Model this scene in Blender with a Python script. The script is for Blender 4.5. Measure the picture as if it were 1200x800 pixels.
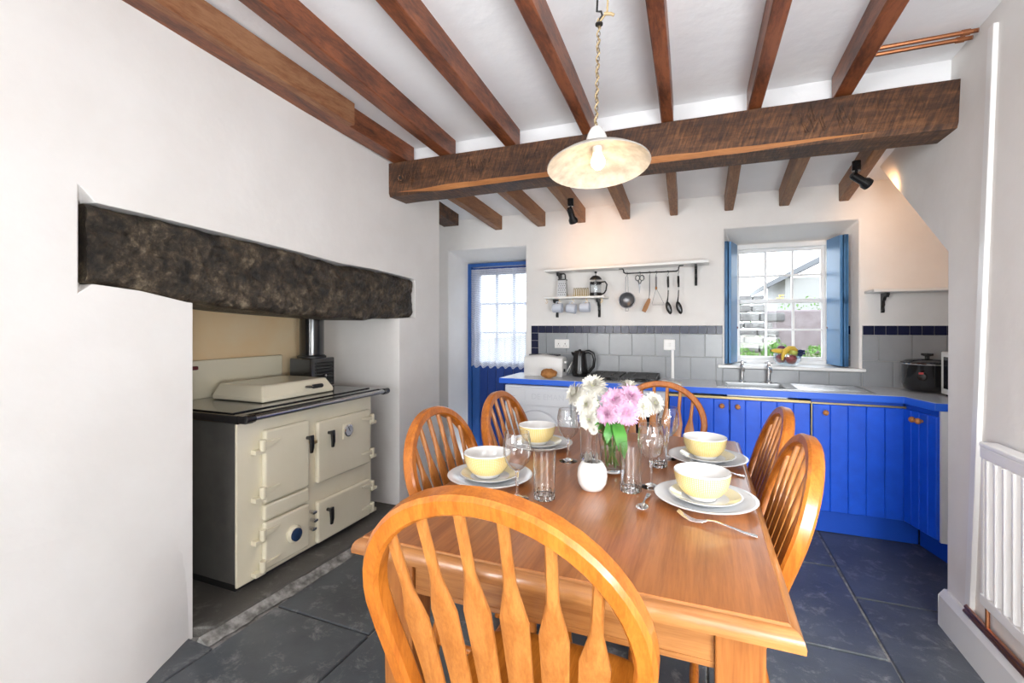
import bpy, bmesh, math, random
from mathutils import Vector, Matrix, Euler, noise
random.seed(7)
for _o in list(bpy.data.objects): bpy.data.objects.remove(_o)
SC = bpy.context.scene
COL = SC.collection
PI = math.pi
R = math.radians

# ---------------------------------------------------------------- camera
cam_d = bpy.data.cameras.new('camera'); cam = bpy.data.objects.new('camera', cam_d); COL.objects.link(cam)
cam.location = (0, 0, 1.28); cam.rotation_euler = (R(90), 0, R(22))
cam_d.sensor_fit = 'HORIZONTAL'; cam_d.sensor_width = 36; cam_d.lens = 548.0/1200*36
cam_d.shift_y = -18.5/1200; cam_d.clip_start = 0.05
SC.camera = cam

# ---------------------------------------------------------------- world, daylight, added fill lamps, exposure
w = bpy.data.worlds.new('sky'); SC.world = w; w.use_nodes = True
bg = w.node_tree.nodes['Background']; bg.inputs[0].default_value = (0.86, 0.93, 1, 1); bg.inputs[1].default_value = 3.4
def area_light(name, loc, rot, sx, sy, power, col=(1, 1, 1)):
    d = bpy.data.lights.new(name, 'AREA'); d.shape = 'RECTANGLE'; d.size = sx; d.size_y = sy; d.energy = power; d.color = col
    o = bpy.data.objects.new(name, d); COL.objects.link(o); o.location = loc; o.rotation_euler = rot
    return o
area_light('daylight_front_fill', (-0.02, -4.42, 1.62), (R(92), 0, R(180)), 1.85, 1.5, 150, (0.95, 0.98, 1))  # added area lamp for daylight from behind; its end window is invented
area_light('ceiling_fill_front', (-0.02, -4.45, 0.80), (R(118), 0, R(180)), 1.85, 0.4, 300, (0.96, 0.985, 1))  # added fill lamp, tilted up to brighten the ceiling
_b = area_light('ceiling_fill_side', (1.02, -0.35, 1.02), (0, 0, 0), 0.3, 1.5, 48, (0.96, 0.985, 1))  # added fill lamp near the camera, aimed up at the ceiling in view
_b.rotation_euler = Vector((-0.15, 0.75, 0.80)).to_track_quat('-Z', 'X').to_euler()
_d = area_light('daylight_side_fill', (0.97, -0.1, 1.34), (0, 0, 0), 0.45, 0.9, 11, (0.93, 0.97, 1)); _d.data.spread = R(80)  # added lamp for daylight from behind right; the side window itself is invented
_d.rotation_euler = Vector((-0.14, 0.80, -0.58)).to_track_quat('-Z', 'Y').to_euler()
_c = area_light('pier_fill_left', (-1.97, -2.7, 1.55), (0, 0, 0), 1.2, 1.4, 90, (0.97, 0.985, 1))  # added fill lamp brightening the right wall and pier; no known window there
_c.rotation_euler = Vector((1, 0.55, -0.05)).to_track_quat('-Z', 'Y').to_euler()
_s = bpy.data.lights.new('sun', 'SUN'); _s.energy = 1.0; _s.angle = R(3); _s.color = (1, 0.96, 0.9)
so = bpy.data.objects.new('sun', _s); COL.objects.link(so); so.rotation_euler = (R(-28), R(38), 0)
vs = SC.view_settings
vs.view_transform = 'Standard'; vs.look = 'None'; vs.exposure = 0.66; vs.gamma = 1; vs.use_curve_mapping = False

# ---------------------------------------------------------------- materials
MATS = {}
def _nodes(name):
    m = bpy.data.materials.new(name); m.use_nodes = True
    nt = m.node_tree; b = nt.nodes['Principled BSDF']
    MATS[name] = m
    return m, nt, b
def N(nt, t, **kw):
    n = nt.nodes.new(t)
    for k, v in kw.items():
        if k in n.inputs: n.inputs[k].default_value = v
        else: setattr(n, k, v)
    return n
def ramp(nt, fac, stops):
    r = nt.nodes.new('ShaderNodeValToRGB'); e = r.color_ramp.elements
    while len(e) < len(stops): e.new(0.5)
    for el, (p, c) in zip(e, stops): el.position = p; el.color = (*c, 1)
    nt.links.new(fac, r.inputs[0]); return r
def coords(nt, scale=(1, 1, 1), kind='Object'):
    t = nt.nodes.new('ShaderNodeTexCoord'); mp = nt.nodes.new('ShaderNodeMapping'); mp.inputs['Scale'].default_value = scale
    nt.links.new(t.outputs[kind], mp.inputs[0]); return mp.outputs[0]
def bump(nt, b, h, strength=0.2, dist=0.01):
    bp = N(nt, 'ShaderNodeBump', Strength=strength, Distance=dist)
    nt.links.new(h, bp.inputs['Height']); nt.links.new(bp.outputs[0], b.inputs['Normal'])
def mat(name, c, rough=0.5, metal=0, c2=None, scale=8, bmp=0, bscale=None, stretch=(1, 1, 1), detail=4, lo=0.35, hi=0.65, coat=0, spec=None, dist=0.01):
    m, nt, b = _nodes(name)
    b.inputs['Base Color'].default_value = (*c, 1); b.inputs['Roughness'].default_value = rough; b.inputs['Metallic'].default_value = metal
    if coat: b.inputs['Coat Weight'].default_value = coat; b.inputs['Coat Roughness'].default_value = 0.15
    if spec is not None: b.inputs['Specular IOR Level'].default_value = spec
    if c2 is not None or bmp:
        v = coords(nt, stretch)
        n = N(nt, 'ShaderNodeTexNoise', Scale=scale, Detail=detail, Roughness=0.6); nt.links.new(v, n.inputs['Vector'])
        if c2 is not None:
            r = ramp(nt, n.outputs[0], [(lo, c), (hi, c2)]); nt.links.new(r.outputs[0], b.inputs['Base Color'])
        if bmp:
            h = n
            if bscale:
                h = N(nt, 'ShaderNodeTexNoise', Scale=bscale, Detail=5); nt.links.new(v, h.inputs['Vector'])
            bump(nt, b, h.outputs[0], bmp, dist)
    return m
def wood(name, dark, light, axis='z', rough=0.35, freq=26, stretch=0.06, coat=0.0, bmp=0.08, pores=None):
    m, nt, b = _nodes(name)
    s = {'x': (stretch, 1, 1), 'y': (1, stretch, 1), 'z': (1, 1, stretch)}[axis]
    v = coords(nt, s)
    a = N(nt, 'ShaderNodeTexNoise', Scale=freq, Detail=5, Roughness=0.65, Distortion=0.6); nt.links.new(v, a.inputs['Vector'])
    f = N(nt, 'ShaderNodeTexNoise', Scale=freq*7, Detail=3, Roughness=0.7); nt.links.new(v, f.inputs['Vector'])
    mx = N(nt, 'ShaderNodeMix', data_type='FLOAT'); mx.inputs[0].default_value = 0.35
    nt.links.new(a.outputs[0], mx.inputs[2]); nt.links.new(f.outputs[0], mx.inputs[3])
    mid = tuple((p+q)/2 for p, q in zip(dark, light))
    st = [(0.40, dark), (0.5, mid), (0.60, light)]
    if pores: st = [(0.30, pores)] + st
    r = ramp(nt, mx.outputs[0], st); nt.links.new(r.outputs[0], b.inputs['Base Color'])
    b.inputs['Roughness'].default_value = rough
    if coat: b.inputs['Coat Weight'].default_value = coat; b.inputs['Coat Roughness'].default_value = 0.12
    bump(nt, b, mx.outputs[0], bmp, 0.004)
    return m
def thin_glass(name, tint=(0.992, 0.996, 0.996), blend=0.3, lo=0.03, hi=0.6, rough=0.02):
    m, nt, b = _nodes(name); nt.nodes.remove(b)
    out = nt.nodes['Material Output']
    t = N(nt, 'ShaderNodeBsdfTransparent'); t.inputs[0].default_value = (*tint, 1)
    g = N(nt, 'ShaderNodeBsdfGlossy', Roughness=rough)
    l = N(nt, 'ShaderNodeLayerWeight', Blend=blend)
    mr = N(nt, 'ShaderNodeMapRange'); mr.inputs[3].default_value = lo; mr.inputs[4].default_value = hi
    nt.links.new(l.outputs['Facing'], mr.inputs[0])
    mx = N(nt, 'ShaderNodeMixShader'); nt.links.new(mr.outputs[0], mx.inputs[0]); nt.links.new(t.outputs[0], mx.inputs[1]); nt.links.new(g.outputs[0], mx.inputs[2])
    nt.links.new(mx.outputs[0], out.inputs[0]); return m
def emit(name, c, s):
    m, nt, b = _nodes(name); b.inputs['Base Color'].default_value = (*c, 1)
    b.inputs['Emission Color'].default_value = (*c, 1); b.inputs['Emission Strength'].default_value = s; return m

mat('plaster', (0.80, 0.775, 0.745), 0.85, c2=(0.84, 0.82, 0.795), scale=3, bmp=0.25, bscale=5, dist=0.02)
mat('ceiling_white', (0.89, 0.89, 0.90), 0.9, c2=(0.92, 0.92, 0.93), scale=3, bmp=0.35, bscale=9, dist=0.015)
mat('white_gloss', (0.84, 0.84, 0.83), 0.3)
mat('white_paint', (0.82, 0.82, 0.80), 0.4)
mat('radiator_white', (0.86, 0.86, 0.85), 0.3)
wood('beam_edge', (0.30, 0.11, 0.03), (0.46, 0.19, 0.06), 'x', 0.5, 18, 0.08)
wood('joist_red', (0.085, 0.022, 0.008), (0.28, 0.085, 0.030), 'y', 0.38, 13, 0.22, bmp=0.45, pores=(0.025, 0.009, 0.005))
wood('joist_pale', (0.20, 0.070, 0.026), (0.36, 0.175, 0.085), 'y', 0.55, 12, 0.2, bmp=0.4, pores=(0.07, 0.025, 0.012))
wood('joist_brown', (0.17, 0.068, 0.024), (0.33, 0.15, 0.060), 'y', 0.5, 11, 0.18, bmp=0.4, pores=(0.06, 0.025, 0.012))
wood('chair_oak', (0.36, 0.096, 0.009), (0.55, 0.175, 0.022), 'z', 0.3, 30, 0.06, coat=0.15)
wood('chair_seat', (0.40, 0.108, 0.010), (0.60, 0.195, 0.025), 'y', 0.3, 26, 0.06, coat=0.15)
wood('spindle_oak', (0.36, 0.118, 0.022), (0.52, 0.20, 0.045), 'z', 0.35, 34, 0.05, coat=0.1)
wood('table_top_oak', (0.27, 0.082, 0.016), (0.44, 0.155, 0.038), 'y', 0.3, 22, 0.05, coat=0.25, bmp=0.12)
wood('table_edge_x', (0.27, 0.098, 0.024), (0.43, 0.185, 0.055), 'x', 0.3, 24, 0.05, coat=0.3)
wood('table_edge_y', (0.27, 0.098, 0.024), (0.43, 0.185, 0.055), 'y', 0.3, 24, 0.05, coat=0.3)
wood('table_leg_oak', (0.24, 0.075, 0.016), (0.37, 0.135, 0.032), 'z', 0.32, 24, 0.05, coat=0.2)
wood('dark_wood', (0.06, 0.022, 0.012), (0.12, 0.045, 0.022), 'x', 0.4, 20, 0.08)
wood('knob_wood', (0.55, 0.20, 0.05), (0.70, 0.30, 0.09), 'z', 0.3, 30, 0.3)
mat('cream_enamel', (0.80, 0.735, 0.555), 0.22, c2=(0.83, 0.77, 0.60), scale=4, coat=0.5)
mat('cream_plain', (0.80, 0.735, 0.555), 0.25, coat=0.4)
mat('cream_lid', (0.86, 0.80, 0.62), 0.2, coat=0.5)
mat('range_grey', (0.085, 0.082, 0.075), 0.5, c2=(0.115, 0.11, 0.10), scale=6)
mat('black_enamel', (0.012, 0.012, 0.013), 0.12, coat=0.6)
mat('black_iron', (0.02, 0.02, 0.02), 0.45)
mat('black_plastic', (0.012, 0.012, 0.013), 0.22)
mat('chrome', (0.78, 0.78, 0.79), 0.12, 1)
mat('steel', (0.50, 0.51, 0.52), 0.26, 1)
mat('steel_matt', (0.42, 0.43, 0.44), 0.4, 1)
mat('brass', (0.65, 0.45, 0.18), 0.3, 1)
mat('copper', (0.46, 0.19, 0.09), 0.35, 1)
mat('blue_paint', (0.006, 0.095, 0.70), 0.38, c2=(0.008, 0.115, 0.80), scale=9)
mat('blue_edge', (0.020, 0.14, 0.78), 0.32)
mat('blue_plinth', (0.006, 0.085, 0.58), 0.4)
mat('blue_door', (0.008, 0.045, 0.24), 0.4)
mat('blue_door_frame', (0.02, 0.10, 0.36), 0.4)
mat('blue_shutter', (0.075, 0.215, 0.43), 0.35)
mat('laminate', (0.60, 0.63, 0.68), 0.25, c2=(0.66, 0.69, 0.73), scale=30)
mat('tile_grey', (0.28, 0.295, 0.31), 0.25, c2=(0.315, 0.33, 0.345), scale=5)
mat('tile_navy', (0.010, 0.013, 0.045), 0.22, spec=0.35)
mat('grout', (0.44, 0.44, 0.43), 0.8)
mat('appliance', (0.74, 0.76, 0.80), 0.3)
mat('emboss', (0.66, 0.68, 0.725), 0.3)
mat('appliance_line', (0.56, 0.58, 0.63), 0.35)
mat('plastic_white', (0.82, 0.81, 0.79), 0.3)
mat('dark_glass', (0.015, 0.016, 0.022), 0.08)
mat('bread', (0.35, 0.13, 0.03), 0.7, c2=(0.55, 0.26, 0.08), scale=26, bmp=0.5, dist=0.01)
mat('china', (0.74, 0.75, 0.76), 0.12, coat=0.4)
mat('china_pot', (0.76, 0.75, 0.73), 0.15, coat=0.4)
mat('mug_blue', (0.62, 0.66, 0.74), 0.18)
mat('lamp_white', (0.85, 0.83, 0.80), 0.25)
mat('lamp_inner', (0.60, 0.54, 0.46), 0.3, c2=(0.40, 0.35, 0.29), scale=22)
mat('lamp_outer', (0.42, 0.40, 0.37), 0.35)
mat('chain_brass', (0.20, 0.14, 0.07), 0.4, 0.8)
mat('flex_beige', (0.48, 0.36, 0.20), 0.8)
mat('petal_white', (0.74, 0.72, 0.64), 0.6)
mat('petal_heart', (0.80, 0.82, 0.45), 0.6)
mat('petal_pink', (0.64, 0.34, 0.52), 0.6, c2=(0.72, 0.48, 0.62), scale=20)
mat('petal_rose', (0.70, 0.28, 0.52), 0.6)
mat('leaf', (0.035, 0.17, 0.018), 0.45, c2=(0.075, 0.27, 0.035), scale=14)
mat('stem', (0.20, 0.36, 0.08), 0.5)
mat('twig', (0.16, 0.14, 0.12), 0.7)
mat('banana', (0.80, 0.50, 0.05), 0.45, c2=(0.85, 0.62, 0.10), scale=12)
mat('banana_tip', (0.10, 0.06, 0.02), 0.6)
mat('apple_red', (0.42, 0.05, 0.06), 0.25, c2=(0.55, 0.13, 0.10), scale=14)
mat('pear_green', (0.52, 0.58, 0.12), 0.35)
mat('plum', (0.16, 0.05, 0.12), 0.35)
mat('grape', (0.02, 0.03, 0.10), 0.3)
mat('wood_spoon', (0.34, 0.15, 0.05), 0.6)
mat('cloth_white', (0.80, 0.79, 0.75), 0.9)
mat('gold', (0.42, 0.33, 0.17), 0.45, 1)
mat('utensil_steel', (0.24, 0.24, 0.25), 0.45, 1)
mat('mitre_dark', (0.22, 0.09, 0.03), 0.5)
mat('maroon', (0.14, 0.02, 0.02), 0.4)
mat('dial_face', (0.45, 0.47, 0.5), 0.3)
mat('blue_glass', (0.02, 0.045, 0.11), 0.15)
mat('ink', (0.03, 0.03, 0.04), 0.5)
mat('red_print', (0.55, 0.03, 0.03), 0.4)
mat('plaster_warm_light', (0.85, 0.60, 0.32), 0.85, c2=(0.85, 0.68, 0.44), scale=2.2, bmp=0.2)  # warm light on the alcove's back wall, put into the plaster colour
mat('dust', (0.13, 0.125, 0.115), 0.95, c2=(0.38, 0.37, 0.35), scale=22, bmp=0.3, dist=0.01)
mat('garden_earth', (0.14, 0.12, 0.09), 0.9, c2=(0.20, 0.20, 0.13), scale=4)
mat('garden_stone', (0.11, 0.105, 0.11), 0.9, c2=(0.24, 0.235, 0.23), scale=6, bmp=0.5)
mat('garden_render', (0.20, 0.16, 0.17), 0.9, c2=(0.25, 0.215, 0.225), scale=9)
mat('garden_leaf', (0.09, 0.22, 0.035), 0.6, c2=(0.17, 0.32, 0.07), scale=5)
mat('house_render', (0.34, 0.335, 0.33), 0.9)
mat('house_slate', (0.15, 0.155, 0.17), 0.7)
def real_glass(name):
    m, nt, b = _nodes(name)
    b.inputs['Base Color'].default_value = (1, 1, 1, 1); b.inputs['Roughness'].default_value = 0.0; b.inputs['IOR'].default_value = 1.47; b.inputs['Transmission Weight'].default_value = 1.0
real_glass('glass'); thin_glass('goblet_glass', (0.99, 0.995, 0.995), 0.38, 0.06, 1.0, 0.0); thin_glass('pane_glass', (0.98, 0.99, 0.99), 0.2, 0.006, 0.4)
thin_glass('bowl_glass', (0.93, 0.96, 0.98), 0.4, 0.05, 0.7)
thin_glass('water', (0.93, 0.97, 0.95), 0.3, 0.04, 0.5)
emit('bulb_glow', (1.0, 0.74, 0.42), 6)
emit('spot_glow', (1.0, 0.66, 0.34), 14)

def adzed(name):
    m, nt, b = _nodes(name)
    t = nt.nodes.new('ShaderNodeTexCoord'); mp = nt.nodes.new('ShaderNodeMapping'); mp.inputs['Rotation'].default_value = (0, R(-20), 0); nt.links.new(t.outputs['Object'], mp.inputs[0])
    mp2 = nt.nodes.new('ShaderNodeMapping'); mp2.inputs['Scale'].default_value = (9, 1, 0.9); nt.links.new(mp.outputs[0], mp2.inputs[0])
    wv = N(nt, 'ShaderNodeTexNoise', Scale=10.0, Detail=5.0, Roughness=0.6, Distortion=0.3); nt.links.new(mp2.outputs[0], wv.inputs['Vector'])
    a = N(nt, 'ShaderNodeTexNoise', Scale=5, Detail=7, Roughness=0.65); nt.links.new(coords(nt, (0.5, 1, 1.4)), a.inputs['Vector'])
    g = N(nt, 'ShaderNodeTexNoise', Scale=34, Detail=5, Roughness=0.7); nt.links.new(coords(nt, (0.25, 1, 1)), g.inputs['Vector'])
    m1 = N(nt, 'ShaderNodeMix', data_type='FLOAT'); m1.inputs[0].default_value = 0.45; nt.links.new(wv.outputs[0], m1.inputs[2]); nt.links.new(a.outputs[0], m1.inputs[3])
    m2 = N(nt, 'ShaderNodeMix', data_type='FLOAT'); m2.inputs[0].default_value = 0.3; nt.links.new(m1.outputs[0], m2.inputs[2]); nt.links.new(g.outputs[0], m2.inputs[3])
    r = ramp(nt, m2.outputs[0], [(0.38, (0.016, 0.006, 0.003)), (0.48, (0.060, 0.022, 0.008)), (0.55, (0.13, 0.052, 0.018)), (0.66, (0.27, 0.125, 0.048))])
    nt.links.new(r.outputs[0], b.inputs['Base Color']); b.inputs['Roughness'].default_value = 0.55
    bump(nt, b, m2.outputs[0], 0.8, 0.012)
adzed('beam_wood')
# slate floor: dark grey blue with pale scuffs
def slate(name, c1, c2, scuff, rough):
    m, nt, b = _nodes(name)
    v = coords(nt, (1, 1, 1))
    a = N(nt, 'ShaderNodeTexNoise', Scale=2.4, Detail=6, Roughness=0.6); nt.links.new(v, a.inputs['Vector'])
    s = N(nt, 'ShaderNodeTexNoise', Scale=9, Detail=10, Roughness=0.80, Distortion=0.4); nt.links.new(v, s.inputs['Vector'])
    r = ramp(nt, a.outputs[0], [(0.3, c1), (0.7, c2)])
    q = ramp(nt, s.outputs[0], [(0.53, (0, 0, 0)), (0.74, (1, 1, 1))])
    mx = N(nt, 'ShaderNodeMix', data_type='RGBA'); nt.links.new(q.outputs[0], mx.inputs[0]); nt.links.new(r.outputs[0], mx.inputs[6]); mx.inputs[7].default_value = (*scuff, 1)
    nt.links.new(mx.outputs[2], b.inputs['Base Color'])
    rr = N(nt, 'ShaderNodeMapRange'); rr.inputs[3].default_value = rough-0.08; rr.inputs[4].default_value = rough+0.15
    nt.links.new(s.outputs[0], rr.inputs[0]); nt.links.new(rr.outputs[0], b.inputs['Roughness'])
    bump(nt, b, s.outputs[0], 0.25, 0.006)
slate('slate', (0.050, 0.056, 0.064), (0.105, 0.118, 0.130), (0.34, 0.34, 0.33), 0.28)
slate('hearth_slate', (0.07, 0.066, 0.058), (0.12, 0.112, 0.10), (0.26, 0.25, 0.23), 0.5)

# rough dark lintel stone
def _lintel():
    m, nt, b = _nodes('lintel_stone')
    v = coords(nt)
    a = N(nt, 'ShaderNodeTexNoise', Scale=7, Detail=8, Roughness=0.7); nt.links.new(v, a.inputs['Vector'])
    g = N(nt, 'ShaderNodeTexNoise', Scale=26, Detail=8, Roughness=0.85); nt.links.new(v, g.inputs['Vector'])
    mx = N(nt, 'ShaderNodeMix', data_type='FLOAT'); mx.inputs[0].default_value = 0.55
    nt.links.new(a.outputs[0], mx.inputs[2]); nt.links.new(g.outputs[0], mx.inputs[3])
    r = ramp(nt, mx.outputs[0], [(0.42, (0.005, 0.004, 0.003)), (0.49, (0.034, 0.024, 0.015)), (0.545, (0.095, 0.068, 0.042)), (0.63, (0.34, 0.28, 0.19))])
    nt.links.new(r.outputs[0], b.inputs['Base Color']); b.inputs['Roughness'].default_value = 0.42
    bump(nt, b, mx.outputs[0], 0.9, 0.02)
_lintel()
# yellow glaze with a lattice of small white dots (bowl band) and paler for the side plates
def dotted(name, base, dot, su, sv, size):
    m, nt, b = _nodes(name)
    v = coords(nt, (su, sv, 1), 'UV')
    vo = N(nt, 'ShaderNodeTexVoronoi', Scale=1.0, Randomness=0.0); nt.links.new(v, vo.inputs['Vector'])
    r = ramp(nt, vo.outputs['Distance'], [(size-0.06, dot), (size+0.06, base)])
    nt.links.new(r.outputs[0], b.inputs['Base Color']); b.inputs['Roughness'].default_value = 0.14; b.inputs['Coat Weight'].default_value = 0.4
dotted('yellow_dots', (0.76, 0.56, 0.17), (0.80, 0.72, 0.50), 80, 16, 0.32)
dotted('plate_dots', (0.88, 0.79, 0.46), (0.90, 0.88, 0.80), 90, 10, 0.30)
# lace: white threads with holes
def _lace():
    m, nt, b = _nodes('lace'); out = nt.nodes['Material Output']
    v = coords(nt, (130, 70, 1), 'UV')
    vo = N(nt, 'ShaderNodeTexVoronoi', Scale=1.0, Randomness=0.15); nt.links.new(v, vo.inputs['Vector'])
    r = ramp(nt, vo.outputs['Distance'], [(0.22, (0.25, 0.25, 0.25)), (0.36, (0.97, 0.97, 0.97))])
    t = N(nt, 'ShaderNodeBsdfTransparent'); d = N(nt, 'ShaderNodeBsdfDiffuse'); d.inputs[0].default_value = (0.88, 0.89, 0.92, 1)
    tl = N(nt, 'ShaderNodeBsdfTranslucent'); tl.inputs[0].default_value = (0.88, 0.90, 0.95, 1)
    m1 = N(nt, 'ShaderNodeMixShader'); m1.inputs[0].default_value = 0.55; nt.links.new(d.outputs[0], m1.inputs[1]); nt.links.new(tl.outputs[0], m1.inputs[2])
    m2 = N(nt, 'ShaderNodeMixShader'); nt.links.new(r.outputs[0], m2.inputs[0]); nt.links.new(t.outputs[0], m2.inputs[1]); nt.links.new(m1.outputs[0], m2.inputs[2])
    nt.nodes.remove(b); nt.links.new(m2.outputs[0], out.inputs[0])
_lace()

# ---------------------------------------------------------------- mesh helpers
def V(*a): return Vector(a)
class MB:
    def __init__(s): s.bm = bmesh.new()
    def box(s, c, size, rot=None):
        r = bmesh.ops.create_cube(s.bm, size=1)
        M = Matrix.Translation(c) @ (rot.to_matrix().to_4x4() if rot else Matrix()) @ Matrix.Diagonal((*size, 1))
        bmesh.ops.transform(s.bm, matrix=M, verts=r['verts']); return s
    def bb(s, x0, x1, y0, y1, z0, z1): return s.box(((x0+x1)/2, (y0+y1)/2, (z0+z1)/2), (abs(x1-x0), abs(y1-y0), abs(z1-z0)))
    def prism(s, poly, axis, a, b):
        f = {'x': lambda p, t: (t, p[0], p[1]), 'y': lambda p, t: (p[0], t, p[1]), 'z': lambda p, t: (p[0], p[1], t)}[axis]
        return s.loft([[f(p, a) for p in poly], [f(p, b) for p in poly]])
    def loft(s, rings, closed=False, caps=True):
        vs = [[s.bm.verts.new(p) for p in r] for r in rings]; n = len(vs[0])
        pairs = list(zip(vs, vs[1:])) + ([(vs[-1], vs[0])] if closed else [])
        fs = []
        for A, B in pairs:
            for i in range(n):
                j = (i+1) % n
                try: fs.append(s.bm.faces.new((A[i], A[j], B[j], B[i])))
                except ValueError: pass
        if caps and not closed:
            fs.append(s.bm.faces.new(vs[0])); fs.append(s.bm.faces.new(vs[-1]))
        bmesh.ops.recalc_face_normals(s.bm, faces=fs); return s
    def sweep(s, path, sec, closed=False, up=None, scale=None):
        # sec: 2-D points in (side, up) of the frame
        P = [Vector(p) for p in path]; n = len(P); rings = []; prev = None
        for i in range(n):
            if closed: t = P[(i+1) % n]-P[i-1]
            else: t = P[min(i+1, n-1)]-P[max(i-1, 0)]
            t.normalize()
            if up is not None: u = Vector(up)
            elif prev is None: u = Vector((0, 0, 1)) if abs(t.z) < 0.9 else Vector((0, 1, 0))
            else: u = prev
            u = (u - t*u.dot(t))
            if u.length < 1e-6: u = t.orthogonal()
            u.normalize(); prev = u; sd = t.cross(u)
            k = scale[i] if scale else (1, 1)
            if not isinstance(k, tuple): k = (k, k)
            rings.append([P[i]+sd*(a*k[0])+u*(b*k[1]) for a, b in sec])
        return s.loft(rings, closed)
    def tube(s, path, r, seg=8, closed=False):
        rr = r if isinstance(r, (list, tuple)) else None
        base = 1.0 if rr else r
        sec = [(base*math.cos(2*PI*k/seg), base*math.sin(2*PI*k/seg)) for k in range(seg)]
        return s.sweep(path, sec, closed, scale=list(rr) if rr else None)
    def cyl(s, a, b, r, r2=None, seg=16): return s.tube([a, b], [r, r if r2 is None else r2], seg)
    def lathe(s, prof, seg=32, c=(0, 0, 0), rot=None, close=True, uv=False):
        c = Vector(c); M = rot.to_matrix() if rot else Matrix.Identity(3)
        rings = []
        for r, z in prof:
            if r < 1e-6: rings.append([s.bm.verts.new(c+M@Vector((0, 0, z)))])
            else: rings.append([s.bm.verts.new(c+M@Vector((r*math.cos(2*PI*k/seg), r*math.sin(2*PI*k/seg), z))) for k in range(seg)])
        L = s.bm.loops.layers.uv.verify() if uv else None
        fs = []; ln = [0]
        for (r0, z0), (r1, z1) in zip(prof, prof[1:]): ln.append(ln[-1]+math.hypot(r1-r0, z1-z0))
        for q, (A, B) in enumerate(zip(rings, rings[1:])):
            for i in range(seg):
                j = (i+1) % seg
                if len(A) == 1 and len(B) == 1: continue
                if len(A) == 1: f = s.bm.faces.new((A[0], B[j], B[i])); us = [(i+.5, q), (i+1, q+1), (i, q+1)]
                elif len(B) == 1: f = s.bm.faces.new((A[i], A[j], B[0])); us = [(i, q), (i+1, q), (i+.5, q+1)]
                else: f = s.bm.faces.new((A[i], A[j], B[j], B[i])); us = [(i, q), (i+1, q), (i+1, q+1), (i, q+1)]
                fs.append(f)
                if L:
                    for lp, (u, vv) in zip(f.loops, us): lp[L].uv = (u/seg, ln[min(vv, len(ln)-1)]/max(ln[-1], 1e-6))
        if close:
            if len(rings[0]) > 1: fs.append(s.bm.faces.new(rings[0]))
            if len(rings[-1]) > 1: fs.append(s.bm.faces.new(rings[-1]))
        bmesh.ops.recalc_face_normals(s.bm, faces=fs); return s
    def sphere(s, c, r, seg=16, rot=None):
        if not isinstance(r, (tuple, list)): r = (r, r, r)
        q = bmesh.ops.create_uvsphere(s.bm, u_segments=seg, v_segments=max(6, seg//2), radius=1)
        M = Matrix.Translation(c) @ (rot.to_matrix().to_4x4() if rot else Matrix()) @ Matrix.Diagonal((*r, 1))
        bmesh.ops.transform(s.bm, matrix=M, verts=q['verts']); return s
    def quad(s, *p): s.bm.faces.new([s.bm.verts.new(q) for q in p]); return s
    def build(s, name, m, parent=None, origin=None, smooth=False, bevel=0, seg=2, angle=40, sub=0):
        o0 = Vector(parent.location) if (parent is not None and parent.get('_w')) else Vector(origin) if origin else Vector((0, 0, 0))
        if parent is not None and parent.get('_o'): o0 = Vector(parent['_o'])
        if o0.length: bmesh.ops.translate(s.bm, verts=s.bm.verts, vec=-o0)
        me = bpy.data.meshes.new(name); s.bm.to_mesh(me); s.bm.free()
        if smooth:
            for p in me.polygons: p.use_smooth = True
            me.set_sharp_from_angle(angle=R(angle))
        me.materials.append(MATS[m])
        o = bpy.data.objects.new(name, me); COL.objects.link(o)
        if parent is not None:
            o.parent = parent
            if o0.length: o['_o'] = list(o0)
        elif origin: o.location = origin; o['_o'] = list(origin)
        if bevel:
            b = o.modifiers.new('bevel', 'BEVEL'); b.width = bevel; b.segments = seg; b.limit_method = 'ANGLE'; b.angle_limit = R(30)
        if sub:
            q = o.modifiers.new('sub', 'SUBSURF'); q.levels = sub; q.render_levels = sub
        return o
def tag(o, label, cat, group=None):
    o['label'] = label; o['category'] = cat
    if group: o['group'] = group
    return o
def struct(o): o['kind'] = 'structure'; return o
def root(name, loc, label=None, cat=None, group=None, rz=0):
    o = bpy.data.objects.new(name, None); COL.objects.link(o); o.location = loc; o.rotation_euler = (0, 0, rz); o.empty_display_size = 0.05
    if not rz: o['_w'] = 1        # parts are written in world coordinates
    if label: tag(o, label, cat, group)
    return o
def local_root(name, label, cat, group=None):
    o = bpy.data.objects.new(name, None); COL.objects.link(o); o.empty_display_size = 0.05
    tag(o, label, cat, group); return o
def children(o): return [c for c in bpy.data.objects if c.parent == o]
def copy_tree(o, parent=None):
    c = o.copy(); COL.objects.link(c); c.parent = parent
    for ch in children(o): copy_tree(ch, c)
    return c
def cut(o, cutters):
    for k in cutters:
        m = o.modifiers.new('cut', 'BOOLEAN'); m.object = k; m.operation = 'DIFFERENCE'; m.solver = 'EXACT'
    dg = bpy.context.evaluated_depsgraph_get(); dg.update()
    me = bpy.data.meshes.new_from_object(o.evaluated_get(dg))
    o.modifiers.clear(); old = o.data; nm = old.name; o.data = me; bpy.data.meshes.remove(old); me.name = nm
    for k in cutters:
        d = k.data; bpy.data.objects.remove(k); bpy.data.meshes.remove(d)
    return o
def cutter(fn):
    mb = MB(); fn(mb); return mb.build('cutter', 'plaster')
def bevel_mod(o, wdt, seg=3):
    b = o.modifiers.new('bevel', 'BEVEL'); b.width = wdt; b.segments = seg; b.limit_method = 'ANGLE'; b.angle_limit = R(40)
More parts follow.
